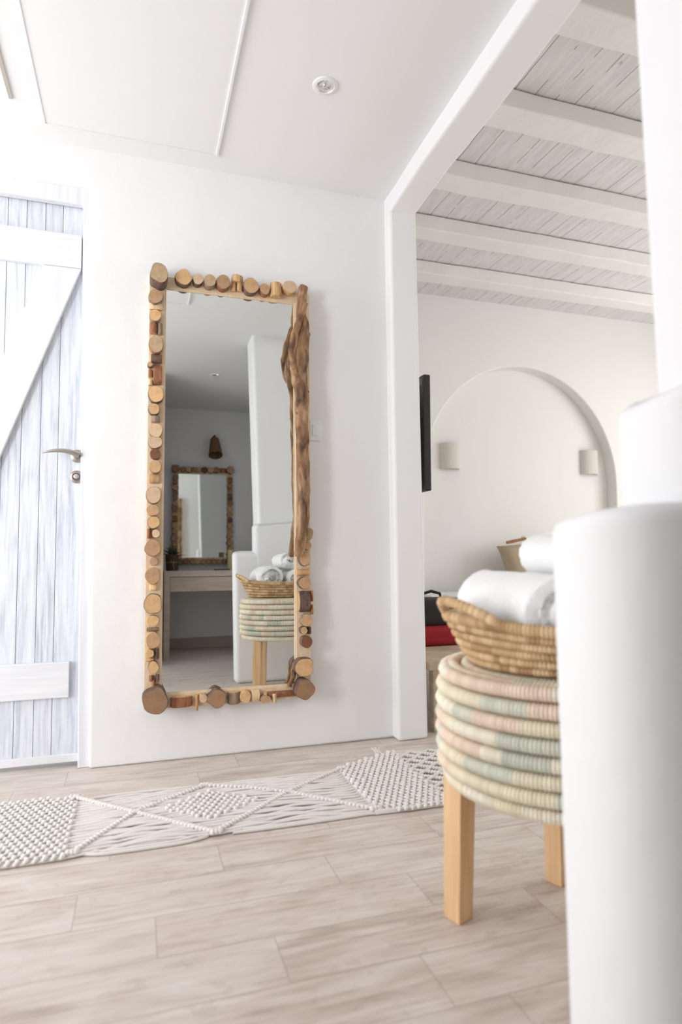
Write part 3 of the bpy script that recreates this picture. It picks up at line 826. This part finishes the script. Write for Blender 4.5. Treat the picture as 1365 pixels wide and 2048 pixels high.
for u, v, k in ((-0.266, 0.945, 'tan'), (0.266, 0.945, 'brown'), (-0.266, 0.035, 'brown'), (0.266, 0.035, 'dark')):
    log_disc(small, 'corner_log', u, v, 0.037, 0.039, k, 0.05, rnd, -0.030)
# ------------------------------------------------------------------ macrame runner
def rug():
    rnd = random.Random(7)
    t = thing('macrame_runner', 'long cream macrame rug with diamond knot pattern lying on the plank floor', 'rug', (0.25, 2.04, 0.0))
    ox, oy = 0.25, 2.04
    def P(x, y, z): return (x-ox, y-oy, z)
    lo = lambda x: 1.832 + 0.010*math.sin(x*5.0)
    def hi(x):
        if x > 0.70: return 2.232+min(1.0, (x-0.70)/0.25)*0.115
        if x < -0.17: return 2.245+min(1.0, (-0.17-x)/0.3)*0.04
        return 2.218+0.012*math.cos((x-0.24)*9)
    # warp cords between the two woven panels
    mb = MB(); n = 38
    nodes_lo = [(-0.17, 0.0), (0.225, 0.0), (0.70, 0.0)]
    for i in range(n):
        f = (i+0.5)/n; pts = []
        ph = rnd.uniform(0, 6.28); am = rnd.uniform(0.000, 0.0065); ph2 = rnd.uniform(0, 6.28)
        side = abs(f-0.5)*2
        for k in range(37):
            x = -0.19+0.92*k/36
            a, b = lo(x), hi(x)
            y = a+(b-a)*f
            # gathered towards the ridge lines where the cords are tied
            w = math.sin(PI*min(1, max(0, (x+0.17)/0.40)) ) if x < 0.23 else math.sin(PI*min(1, max(0, (x-0.23)/0.48)))
            y += am*math.sin(x*26+ph)*w + (0.012*w*side*(1 if f < 0.5 else -0.6))*(1 if side > 0.6 else 0)
            z = 0.0045+0.0065*abs(math.sin(x*15+ph2))*w+(0.002 if i % 2 else 0)
            pts.append(P(x, y, z))
        mb.tube(pts, 0.0046*rnd.uniform(.85, 1.08), 7)
    # outer edge cords that swing loose between the ties
    for (xa, xb, y0, dy) in ((-0.13, 0.20, 1.842, -0.022), (-0.11, 0.17, 1.852, -0.018), (-0.09, 0.14, 1.862, -0.012), (0.27, 0.69, 1.840, -0.004), (0.30, 0.66, 1.850, -0.003),
                            (-0.13, 0.19, 2.226, 0.012), (0.28, 0.70, 2.215, 0.010)):
        pts = []
        for k in range(25):
            s = k/24; x = xa+(xb-xa)*s
            e = 1-(2*s-1)**4
            pts.append(P(x, y0+dy*e+rnd.uniform(-.0006, .0006), 0.0048))
        mb.tube(pts, 0.005, 6)
    mb.build('warp_cords', M['cotton'], t, angle=80)
    # knotted ridge lines that cross as diamonds
    mb = MB()
    ridges = [[(-0.178, 2.238), (0.006, 2.055), (0.222, 1.842), (0.34, 1.94), (0.481, 2.066), (0.715, 2.222)],
              [(-0.150, 1.836), (0.006, 2.055), (0.229, 2.212), (0.36, 2.15), (0.481, 2.066), (0.70, 1.852)]]
    for rd in ridges:
        for (x0, y0), (x1, y1) in zip(rd, rd[1:]):
            L = math.hypot(x1-x0, y1-y0); m_ = max(2, int(L/0.0135))
            ux, uy = (x1-x0)/L, (y1-y0)/L
            for k in range(m_):
                s = (k+0.5)/m_; x = x0+(x1-x0)*s; y = y0+(y1-y0)*s
                a = 0.0085
                mb.capsule(P(x-(-uy+ux*0.9)*a*0.75, y-(ux+uy*0.9)*a*0.75, 0.0125), P(x+(-uy+ux*0.9)*a*0.75, y+(ux+uy*0.9)*a*0.75, 0.0145), 0.0070, 8)
    for (x, y) in ((0.006, 2.055), (0.481, 2.066), (0.224, 1.842), (0.229, 2.212), (-0.15, 1.838), (0.705, 1.85), (0.715, 2.222), (-0.178, 2.238)):
        for k in range(3):
            mb.capsule(P(x-0.012+0.01*k, y-0.009, 0.013), P(x-0.008+0.01*k, y+0.009, 0.015), 0.0075, 8)
    mb.build('knotted_ridge', M['cotton'], t, angle=80)
    # square-knot fields
    def field(name, inside, x0, x1, y0, y1, px=0.0215, py=0.0215, curve=None):
        mb = MB(); j = 0; y = y0
        while y < y1:
            x = x0+(px/2 if j % 2 else 0)
            while x < x1:
                if inside(x, y):
                    d = px*0.40; q = py*0.60; r = 0.0054*rnd.uniform(.93, 1.07); z = 0.0125+rnd.uniform(-.0012, .0012)
                    w = lambda: rnd.uniform(-.0008, .0008)
                    mb.capsule(P(x-d*.9+w(), y-q*0.95+w(), z-.003), P(x+d*.25+w(), y+w()+q*.05, z+.002), r, 7)
                    mb.capsule(P(x-d*.9+w(), y+q*0.95+w(), z-.003), P(x+d*.25+w(), y+w()-q*.05, z+.002), r, 7)
                x += px
            y += py*0.98; j += 1
        return mb.build(name, M['cotton'], t, angle=80)
    field('woven_panel', lambda x, y: lo(x)+0.004 < y < hi(x)-0.004, -0.62, -0.168, 1.83, 2.31)
    field('woven_panel', lambda x, y: lo(x)+0.004 < y < hi(x)-0.002 and x < 0.955+max(0, y-2.2)*0.25, 0.712, 0.98, 1.83, 2.35)
    def dia(x, y): return abs(x-0.235)/0.160+abs(y-2.045)/0.110 < 1
    field('diamond_knots', dia, 0.06, 0.42, 1.93, 2.17, 0.0210, 0.0205)
    # backing cords so that the woven fields are not see-through, and the open lattice end with its fringe
    for (xa, xb) in ((-0.64, -0.165), (0.70, 0.965)):
        mb = MB()
        for i in range(46):
            f = (i+0.5)/46
            pts = [P(xa+(xb-xa)*k/8, lo(xa+(xb-xa)*k/8)+(hi(xa+(xb-xa)*k/8)-lo(xa+(xb-xa)*k/8))*f, 0.0052) for k in range(9)]
            mb.tube(pts, 0.0050, 6)
        mb.build('backing_cords', M['cotton'], t, angle=80)
    mb = MB()
    for i in range(8):
        y = 1.86+0.062*i
        for (xa, dy) in ((0.955, 0.030), (1.03, -0.030), (1.105, 0.030)):
            for s in (1, -1):
                L = 9
                for k in range(L):
                    f = k/L; x = xa+0.075*f; yy = y+s*dy*(f-0.5)*2*0.9
                    mb.capsule(P(x-.004, yy-.006, 0.0085), P(x+.006, yy+.006, 0.0105), 0.0062, 6)
    mb.build('lattice_end', M['cotton'], t, angle=80)
    mb = MB()
    for k in range(5): 
        a = rnd.uniform(-.3, .3)
        mb.tube([P(0.895+0.005*k, 2.338, 0.010), P(0.893+0.004*k+a*.01, 2.352, 0.022), P(0.890+0.006*k+a*.03, 2.366, 0.028)], [0.0028, 0.0022, 0.0012], 5)
    mb.build('tassel', M['cotton'], t, angle=80)
    mb = MB()
    for i in range(40):
        y = 1.85+0.0118*i
        mb.tube([P(1.175, y, 0.006), P(1.20, y+rnd.uniform(-.006, .006), 0.005), P(1.235+rnd.uniform(-.01, .01), y+rnd.uniform(-.012, .012), 0.004)], [0.004, 0.0036, 0.002], 5)
    mb.build('fringe', M['cotton'], t, angle=80)
    mb = MB()
    mb.tube([P(0.70, 1.838, .008), P(0.80, 1.830, .009), P(0.88, 1.838, .009), P(0.955, 1.835, .008)], 0.0065, 7)
    mb.build('edge_cord', M['cotton'], t, angle=80)
rug()

# ------------------------------------------------------------------ coiled palm stool
CREAM, CREAM2, GREEN, GREEN2, PEACH, STRAW = s2l(238, 228, 202), s2l(243, 236, 217), s2l(218, 219, 204), s2l(206, 209, 196), s2l(238, 217, 198), s2l(216, 200, 150)
def coil(mb, R, z, rr, rnd, palette, strip=0.0072, ax=1.0, ay=1.0, run=(4, 17), zf=None, wrap=0.05, ch=8, rv=None):
    """one wrapped coil: a ring whose surface is ribbed by strips of palm"""
    n = max(20, int(2*PI*R*(ax+ay)*0.5/strip))*2
    rv = rv or rr
    vs = []; cols = []
    left = 0; c = palette[0]
    for k in range(n):
        a = 2*PI*k/n
        if k % 2 == 0:
            if left <= 0: c = rnd.choice(palette); left = rnd.randint(*run)
            left -= 1; kk = rnd.uniform(.90, 1.06); cc = (c[0]*kk, c[1]*kk, c[2]*kk, 1)
        s = 1+wrap*(1 if k % 2 else -1)+rnd.uniform(-.015, .015)
        dz = zf(a) if zf else 0.0
        cols.append(cc)
        for j in range(ch):
            w = 2*PI*j/ch
            q = R+rr*s*math.cos(w)
            nx = math.cos(a); ny = math.sin(a)
            # offset the tube along the ellipse normal so that its thickness stays even
            vs.append((R*ax*nx+rr*s*math.cos(w)*nx, R*ay*ny+rr*s*math.cos(w)*ny, z+dz+rv*s*math.sin(w)))
    o = len(mb.v); mb.v += vs
    for k in range(n):
        k2 = (k+1) % n
        for j in range(ch):
            j2 = (j+1) % ch
            mb.f.append((o+k*ch+j, o+k2*ch+j, o+k2*ch+j2, o+k*ch+j2)); mb.mi.append(0); mb.col.append(cols[k])
def stool():
    rnd = random.Random(4)
    sx, sy = 0.861, 1.153
    t = thing('woven_stool', 'round stool with a coiled cream and green palm seat on square wooden legs', 'stool', (sx, sy, 0))
    mb = MB(); pal = [CREAM, CREAM2, CREAM, PEACH, GREEN, GREEN2, CREAM2, PEACH]
    zs = [0.3290+0.0304*i for i in range(8)]
    for i, z in enumerate(zs):
        R = 0.2425+0.005*math.sin(PI*(i+0.5)/8) - (0.010 if i == 0 else 0) - (0.004 if i == 7 else 0)
        coil(mb, R, z, 0.0152, rnd, pal if 0 < i else [CREAM, CREAM2], rv=0.0146, wrap=0.085)
    for R, z in ((0.224, 0.5455), (0.193, 0.547), (0.162, 0.547), (0.131, 0.547), (0.100, 0.547), (0.069, 0.547), (0.038, 0.547)):
        coil(mb, R, z, 0.0158, rnd, pal, rv=0.0145, wrap=0.075)
    for R in (0.205, 0.172, 0.139, 0.106, 0.073, 0.04):
        coil(mb, R, 0.326, 0.0165, rnd, [CREAM, CREAM2], rv=0.0130)
    seat = mb.build('woven_seat', M['palm'], t, angle=50)
    mb = MB(); mb.lathe([(0.225, 0.320), (0.241, 0.338), (0.2490, 0.43), (0.242, 0.54), (0.217, 0.5525), (0.02, 0.5545)], 64)
    mb.build('stitching', M['twine'], seat)
    tw = math.radians(21)
    for ang in (145, 57, -35, -113):
        a = math.radians(ang); x, y = 0.222*math.cos(a), 0.222*math.sin(a)
        c_, s_ = math.cos(tw), math.sin(tw)
        def q(h, z, k):
            return [(k*x+c_*p*h-s_*r*h, k*y+s_*p*h+c_*r*h, z) for p, r in ((-1, -1), (1, -1), (1, 1), (-1, 1))]
        mb = MB(); mb.hexa(q(0.0225, 0.0, 1.0)+q(0.0255, 0.335, 0.965))
        mb.build('leg', M['legwood'], t, bevel=0.002, seg=2, smooth=False)
stool()

# ------------------------------------------------------------------ basket with rolled towels
def basket():
    rnd = random.Random(9)
    t = thing('palm_basket', 'shallow tan palm basket with looped handles on the round stool', 'basket', (0.868, 1.135, 0.5645))
    TAN, TAN2, STR = s2l(208, 174, 130), s2l(224, 194, 152), s2l(186, 148, 106)
    pal = [TAN, TAN2, STR, TAN]
    mb = MB(); rows = 6
    for i in range(rows):
        f = i/(rows-1)
        R = 0.204+0.048*f**0.8
        rr = 0.0088 if i < rows-1 else 0.0118
        zf = (lambda a, f=f: 0.014*f*abs(math.cos(a))**4)
        coil(mb, R, 0.0095+0.0150*i, rr, rnd, pal, 0.0075, 1.0, 0.92, (1, 4), zf, 0.13, 7)
    for R in (0.186, 0.168, 0.148, 0.128, 0.108, 0.088, 0.068, 0.048, 0.028):
        coil(mb, R, 0.009, 0.0105, rnd, pal, 0.008, 1.0, 0.92, (1, 5), None, 0.08, 6)
    body = mb.build('basket_body', M['palm'], t, angle=50)
    mb = MB(); prof = [(0.192, 0.003), (0.207, 0.012), (0.248, 0.078)]
    mb.lathe(prof, 64, 0, Matrix.Diagonal((1.0, 0.92, 1, 1)), True, False)
    mb.build('stitching', M['twine'], body)
    for sgn in (-1, 1):
        mb = MB(); pts = []; col = []
        for k in range(25):
            w = -1+2*k/24
            a = (PI if sgn < 0 else 0)+w*0.48
            lift = (1-w*w)
            R = 0.252+0.030*lift**0.9
            pts.append((R*math.cos(a), 0.92*R*math.sin(a)*(1-0.25*lift), 0.092+0.042*lift**0.8))
        for k in range(24):
            p, q = Vector(pts[k]), Vector(pts[k+1]); c = rnd.choice(pal)
            d = (q-p)*0.12
            m0 = len(mb.f); mb.tube([p-d, p+d, (p+q)/2, q-d, q+d], [0.0084, 0.0102, 0.0108, 0.0102, 0.0084], 8)
            for i in range(m0, len(mb.f)): mb.col[i] = c
        mb.build('handle', M['palm'], t, angle=60)
basket()
def towel(x, y0, y1, z, R, label, seed, start, squash=0.95):
    rnd = random.Random(seed)
    t = thing('rolled_towel', label, 'towel', (x, 0.5*(y0+y1), z), group=None)
    L = y1-y0; turns = 3.6; n = 150; th = R/turns*0.93
    mb = MB(); ny = 14
    vs = []
    def spiral(s, inner):
        a = start+2*PI*turns*s
        r = 0.010+(R-0.010)*s
        if inner: r -= th*0.97
        r *= 1+0.030*math.sin(2*a+1)+0.02*math.sin(5*a)
        return r*math.cos(a), r*math.sin(a)*squash
    outer = [spiral(i/n, False) for i in range(n+1)]
    inner = [spiral(i/n, True) for i in range(n, -1, -1)]
    prof = outer+inner; m_ = len(prof)
    jit = [rnd.uniform(-.004, .004)+0.010*math.sin(i*0.11+seed) for i in range(m_)]
    rows = [(-1.0, 0.985), (-0.985, 1.0), (-0.9, 1.01), (-0.7, 1.02), (-.45, .995), (-.2, 1.0), (0, 1.01), (.2, 1.015), (.45, 0.995), (.7, 1.01), (.9, 1.01), (.985, 1.0), (1.0, .985)]
    for f, s in rows:
        for i, (px, pz) in enumerate(prof):
            r = math.hypot(px, pz)/R
            e = jit[i]*(1 if f > 0 else -1)*(abs(f) > 0.6)
            wob = (0.0030*math.sin(f*9+i*0.21+seed)+0.0022*math.sin(f*17-i*0.13+2*seed))*r
            vs.append((px*s+wob, f*L/2+e+(0.012*(1-r) if f > 0 else -0.012*(1-r))*(abs(f) > .95), pz*s+wob*0.7))
    mb.v = vs
    for a in range(len(rows)-1):
        for i in range(m_):
            j = (i+1) % m_
            mb.f.append((a*m_+i, (a+1)*m_+i, (a+1)*m_+j, a*m_+j)); mb.mi.append(0); mb.col.append(None)
    N = n
    for e, flip in ((0, False), (len(rows)-1, True)):
        for i in range(n):
            q = (e*m_+i, e*m_+i+1, e*m_+(m_-2-i), e*m_+(m_-1-i))
            mb.f.append(q if not flip else q[::-1]); mb.mi.append(0); mb.col.append(None)
    mb.build('terry_roll', M['towel'], t, angle=70)
    return t
towel(0.766, 1.000, 1.290, 0.682, 0.083, 'rolled white towel lying lowest and leftmost in the basket, beside the loop handle', 1, 0.4)
towel(0.931, 0.985, 1.300, 0.670, 0.082, 'rolled white towel in the basket, lower right one in the mirror reflection', 2, 2.0)
towel(0.885, 0.985, 1.255, 0.786, 0.064, 'rolled white towel stacked on top of two others in the basket', 3, 3.6)
# ------------------------------------------------------------------ bedroom
t = thing('television', 'flat black television mounted on the bedroom wall behind the pier', 'television', (1.30, 3.21, 1.36))
mb = MB(); mb.box(-0.006, 0.030, -0.50, 0.50, -0.280, 0.280); mb.build('cabinet', M['tv'], t, bevel=0.006)
mb = MB(); mb.box(0.0302, 0.0312, -0.485, 0.485, -0.262, 0.268); mb.build('screen', m_plain('dark_screen', (0.01, 0.01, 0.012, 1), 0.12), t, smooth=False)
mb = MB(); mb.box(-0.030, -0.005, -0.36, 0.36, -0.17, 0.17); mb.build('rear_housing', M['tv'], t, bevel=0.012)
mb = MB(); mb.prism([(-0.485, 0.255), (-0.485, 0.232), (-0.35, 0.232), (-0.35, 0.262), (-0.47, 0.268)], 'x', -0.0075, -0.0058); mb.build('vent_panel', M['tv_grey'], t, smooth=False)
mb = MB(); mb.box(-0.135, -0.029, -0.09, 0.09, -0.05, 0.05); mb.build('wall_bracket', M['tv'], t, bevel=0.004)
def sconce(x, label):
    t = thing('wall_sconce', label, 'lamp', (x, 4.623, 1.56), group='linen wall sconces over the bed')
    mb = MB(); n = 20; R = 0.092; D = 0.085; vs = []
    for z in (-0.105, 0.105):
        for s in (1.0, 0.965):
            for k in range(n+1):
                a = PI*k/n; vs.append((-R*s*math.cos(a), -D*s*math.sin(a)**0.8, z))
    m_ = n+1; mb.v = vs
    for k in range(n):
        mb.f += [(k, k+1, 2*m_+k+1, 2*m_+k), (m_+k, 3*m_+k, 3*m_+k+1, m_+k+1), (k, m_+k, m_+k+1, k+1), (2*m_+k, 2*m_+k+1, 3*m_+k+1, 3*m_+k)]
        mb.mi += [0]*4; mb.col += [None]*4
    mb.build('lamp_shade', M['linen'], t, angle=40)
    mb = MB(); mb.box(-0.05, 0.05, -0.012, 0.001, -0.08, 0.08); mb.build('back_plate', M['white_enamel'], t, bevel=0.003)
    mb = MB(); mb.lathe([(0.016, -0.04), (0.016, 0.0), (0.024, 0.03), (0.022, 0.05), (0.010, 0.062)], 16, 0, Matrix.Translation((0, -0.045, 0))); mb.build('bulb', M['white_enamel'], t)
    mb = MB(); mb.box(-0.010, 0.010, -0.05, -0.011, -0.05, -0.038); mb.build('lamp_holder', M['tv'], t, smooth=False)
sconce(2.420, 'half-round linen wall sconce in the arched niche, partly behind the television')
sconce(3.785, 'half-round linen wall sconce at the right of the arched niche')
t = thing('bed', 'bed with white linen in front of the arched niche, hidden behind the towel basket', 'bed', (3.12, 3.6, 0))
mb = MB(); mb.box(-0.66, 0.72, -0.80, 0.98, 0.0, 0.22); mb.build('bed_base', M['plaster_bed'], t, bevel=0.02)
mb = MB(); mb.box(-0.66, 0.72, -0.82, 0.98, 0.222, 0.425); mb.build('mattress', M['bed_white'], t, bevel=0.06, seg=5)
def cushion(loc, rot, w, h, d, mat, label, cat='cushion'):
    t = thing('cushion', label, cat, loc, rot)
    mb = MB(); n = 20; vs = []
    for s in (1, -1):
        for j in range(n+1):
            for i in range(n+1):
                u, v = -1+2*i/n, -1+2*j/n
                pu = u*(1-0.07*(1-v*v)*abs(u)); pv = v*(1-0.07*(1-u*u)*abs(v))
                th = d*((1-u**4)*(1-v**4))**0.45
                vs.append((pu*w/2, s*(th/2+0.002), pv*h/2))
    mb.v = vs; m_ = (n+1)*(n+1)
    for j in range(n):
        for i in range(n):
            a, b, c, e = j*(n+1)+i, j*(n+1)+i+1, (j+1)*(n+1)+i+1, (j+1)*(n+1)+i
            mb.f += [(m_+a, m_+b, m_+c, m_+e), (e, c, b, a)]; mb.mi += [0, 0]; mb.col += [None, None]
    ring = [i for i in range(n+1)]+[j*(n+1)+n for j in range(1, n+1)]+[n*(n+1)+i for i in range(n-1, -1, -1)]+[j*(n+1) for j in range(n-1, 0, -1)]
    for k in range(len(ring)):
        a, b = ring[k], ring[(k+1) % len(ring)]
        mb.f.append((a, b, m_+b, m_+a)); mb.mi.append(0); mb.col.append(None)
    mb.build('cushion_cover', mat, t, angle=80)
    return t
cushion((3.06, 4.34, 0.668), (math.radians(-20), math.radians(-7), 0), 0.62, 0.42, 0.17, M['tan_fabric'], 'tan linen cushion propped on the bed behind the towels')
t = thing('wooden_twig', 'short brown twig lying along the top of the tan cushion', 'twig', (2.86, 4.36, 0.868))
rnd = random.Random(2)
mb = MB(); mb.tube([(-0.085, -0.02, -0.014), (-0.03, -0.02, -0.004), (0.03, -0.02, 0.008), (0.09, -0.02, 0.016)], [0.011, 0.0125, 0.0115, 0.0115], 10, 0, 0.08, rnd); mb.build('stick', M['bark']['redbark'], t)
mb = MB()
for k in range(5): mb.tube([(0.055+0.008*k, -0.02, 0.015), (0.05+0.012*k, -0.02+0.004*k, 0.035+0.006*(k % 2))], [0.003, 0.0012], 5)
mb.build('thorns', M['bark']['darkbark'], t)
t = thing('bedside_table', 'small grey bedside table with white edge against the bedroom end wall', 'table', (2.22, 4.30, 0))
mb = MB(); mb.box(-0.20, 0.20, -0.17, 0.17, 0.0, 0.455); mb.build('body', M['grey_lam'], t, smooth=False)
mb = MB(); mb.box(-0.205, 0.205, -0.175, 0.175, 0.455, 0.470); mb.build('table_top', M['white_enamel'], t, bevel=0.002)
t = thing('low_bench', 'low pale wooden bench along the bedroom wall behind the pier', 'bench', (1.45, 3.2, 0))
mb = MB(); mb.box(-0.222, 0.25, -0.655, 0.70, 0.272, 0.307); mb.build('bench_top', M['bench'], t, bevel=0.002, smooth=False)
for y in (-0.645, 0.64):
    mb = MB(); mb.box(-0.200, 0.235, y, y+0.045, 0.0, 0.272); mb.build('side_panel', M['bench'], t, bevel=0.002, smooth=False)
mb = MB(); mb.box(0.20, 0.232, -0.595, 0.64, 0.19, 0.268); mb.build('apron', M['bench'], t, smooth=False)
t = thing('travel_bag', 'dark fabric bag with red lower half standing on the low bench', 'bag', (1.50, 3.04, 0.307))
mb = MB(); mb.box(-0.16, 0.12, -0.09, 0.15, 0.10, 0.235); mb.build('bag_body', M['black_fabric'], t, bevel=0.035, seg=4)
mb = MB(); mb.box(-0.165, 0.125, -0.095, 0.155, 0.0, 0.105); mb.build('lower_panel', M['red_fabric'], t, bevel=0.03, seg=4)
mb = MB(); mb.tube([(-0.08, 0, 0.225), (-0.07, 0, 0.262), (-0.02, 0, 0.275), (0.03, 0, 0.262), (0.04, 0, 0.225)], 0.008, 8); mb.build('handle', M['black_fabric'], t)

# ------------------------------------------------------------------ dressing table corner behind the camera
t = thing('dressing_table', 'limed oak dressing table with one drawer, seen in the tall mirror', 'table', (0.66, -0.98, 0))
mb = MB(); mb.box(-0.435, 0.475, -0.36, 0.36, 0.690, 0.742); mb.build('table_top', M['desk'], t, bevel=0.002, smooth=False)
for x in (-0.435, 0.425):
    mb = MB(); mb.box(x, x+0.05, -0.36, 0.36, 0.0, 0.690); mb.build('side_panel', M['desk'], t, bevel=0.002, smooth=False)
mb = MB(); mb.box(-0.383, 0.423, -0.33, 0.353, 0.563, 0.686); mb.build('drawer', M['desk'], t, bevel=0.002, smooth=False)
t = thing('potted_succulent', 'spiky dark green plant in a brown pot on the dressing table', 'plant', (0.305, -0.90, 0.742))
mb = MB(); mb.lathe([(0.046, 0.0), (0.052, 0.01), (0.058, 0.09), (0.060, 0.145), (0.055, 0.148), (0.052, 0.135)], 28, 0, None, True, False); mb.build('pot', M['pot'], t)
mb = MB(); mb.lathe([(0.053, 0.120), (0.053, 0.134)], 24); mb.build('soil', M['soil'], t)
rnd = random.Random(8)
for k in range(26):
    a = k*2.399; el = math.radians(12+60*(k/22)); L = 0.165-0.05*(k/22)+rnd.uniform(-.012, .012)
    dh = Vector((math.cos(a)*math.cos(el), math.sin(a)*math.cos(el), math.sin(el))); sd = Vector((-math.sin(a), math.cos(a), 0))
    mb = MB(); vs = []
    for i in range(7):
        s = i/6; w = 0.022*(1-s)**0.6*(0.7+0.6*math.sin(PI*min(1, s*1.6)))+0.0004
        c = dh*(L*s)+Vector((0, 0, 0.134-0.03*s*s*math.cos(el)))
        nn = dh.cross(sd)
        vs += [tuple(c-sd*w+nn*w*.3), tuple(c-nn*0.003*(1-s)), tuple(c+sd*w+nn*w*.3), tuple(c+nn*0.003*(1-s))]
    mb.v = vs
    for i in range(6):
        for q in range(4): mb.f.append((4*i+q, 4*i+(q+1) % 4, 4*i+4+(q+1) % 4, 4*i+4+q)); mb.mi.append(0); mb.col.append(None)
    mb.f += [(0, 3, 2, 1), (24, 25, 26, 27)]; mb.mi += [0, 0]; mb.col += [None, None]
    mb.build('leaf', M['leaf'], t, angle=60)
mb = MB(); mb.tube([(0.012, 0.062, 0.095), (0.006, 0.062, 0.06), (0.012, 0.060, 0.03), (0.020, 0.058, 0.008)], 0.0022, 6); mb.tube([(0.012, 0.062, 0.075), (-0.01, 0.062, 0.08), (-0.015, 0.062, 0.10)], 0.0020, 6)
mb.tube([(0.058*math.cos(2*PI*k/24), 0.0595*math.sin(2*PI*k/24), 0.078) for k in range(25)], 0.002, 6)
mb.build('raffia_tie', M['raffia'], t)
t = thing('pillar_candle', 'thick ivory pillar candle on the dressing table beside the small mirror', 'candle', (0.843, -1.0, 0.742), group='candles')
mb = MB(); mb.lathe([(0.028, 0.0), (0.0285, 0.002), (0.0285, 0.188), (0.027, 0.192), (0.02, 0.190), (0.004, 0.187)], 28); mb.build('wax', M['wax'], t)
mb = MB(); mb.tube([(0, 0, 0.186), (0.001, 0, 0.198)], 0.0012, 6); mb.build('wick', M['keydark'], t)
t = thing('tapered_candle', 'narrow tapering ivory candle at the end of the dressing table', 'candle', (0.934, -1.0, 0.742), group='candles')
mb = MB(); mb.lathe([(0.024, 0.0), (0.024, 0.01), (0.019, 0.08), (0.012, 0.14), (0.006, 0.185), (0.002, 0.19)], 24); mb.build('wax', M['wax'], t)
mb = MB(); mb.tube([(0, 0, 0.188), (0.001, 0, 0.20)], 0.0010, 6); mb.build('wick', M['keydark'], t)
t = thing('pencil', 'thin dark pencil lying on the dressing table', 'pencil', (0.73, -0.80, 0.748))
mb = MB(); mb.tube([(-0.07, 0, 0), (-0.055, 0, 0), (0.08, 0, 0)], [0.0012, 0.0055, 0.0055], 8); mb.build('barrel', M['black_fabric'], t)
t = thing('rattan_wall_lamp', 'brown conical rattan wall lamp above the small mirror', 'lamp', (0.725, -1.35, 1.99))
mb = MB(); mb.lathe([(0.070, -0.125), (0.066, -0.10), (0.052, 0.0), (0.042, 0.065), (0.030, 0.075), (0.026, 0.074), (0.036, 0.062), (0.046, 0.0), (0.062, -0.10), (0.066, -0.123)], 32, 0, Matrix.Translation((0, 0.095, 0)) @ Matrix.Rotation(math.radians(24), 4, 'X'), False, False); mb.build('lamp_shade', M['rattan'], t, angle=60)
mb = MB(); mb.tube([(0, 0.0, 0.085), (0, 0.05, 0.10), (0, 0.082, 0.095), (0, 0.09, 0.07)], 0.009, 10); mb.build('arm', M['rattan'], t)
mb = MB(); mb.lathe([(0.022, -0.001), (0.022, 0.012), (0.018, 0.016)], 20, 0, Matrix.Translation((0, 0, 0.085)) @ Matrix.Rotation(-PI/2, 4, 'X')); mb.build('wall_plate', M['rattan'], t)
mb = MB(); mb.lathe([(0.012, 0.04), (0.014, 0.0), (0.024, -0.04), (0.020, -0.06), (0.008, -0.07)], 16, 0, Matrix.Translation((0, 0.095, 0))); mb.build('bulb', M['white_enamel'], t)
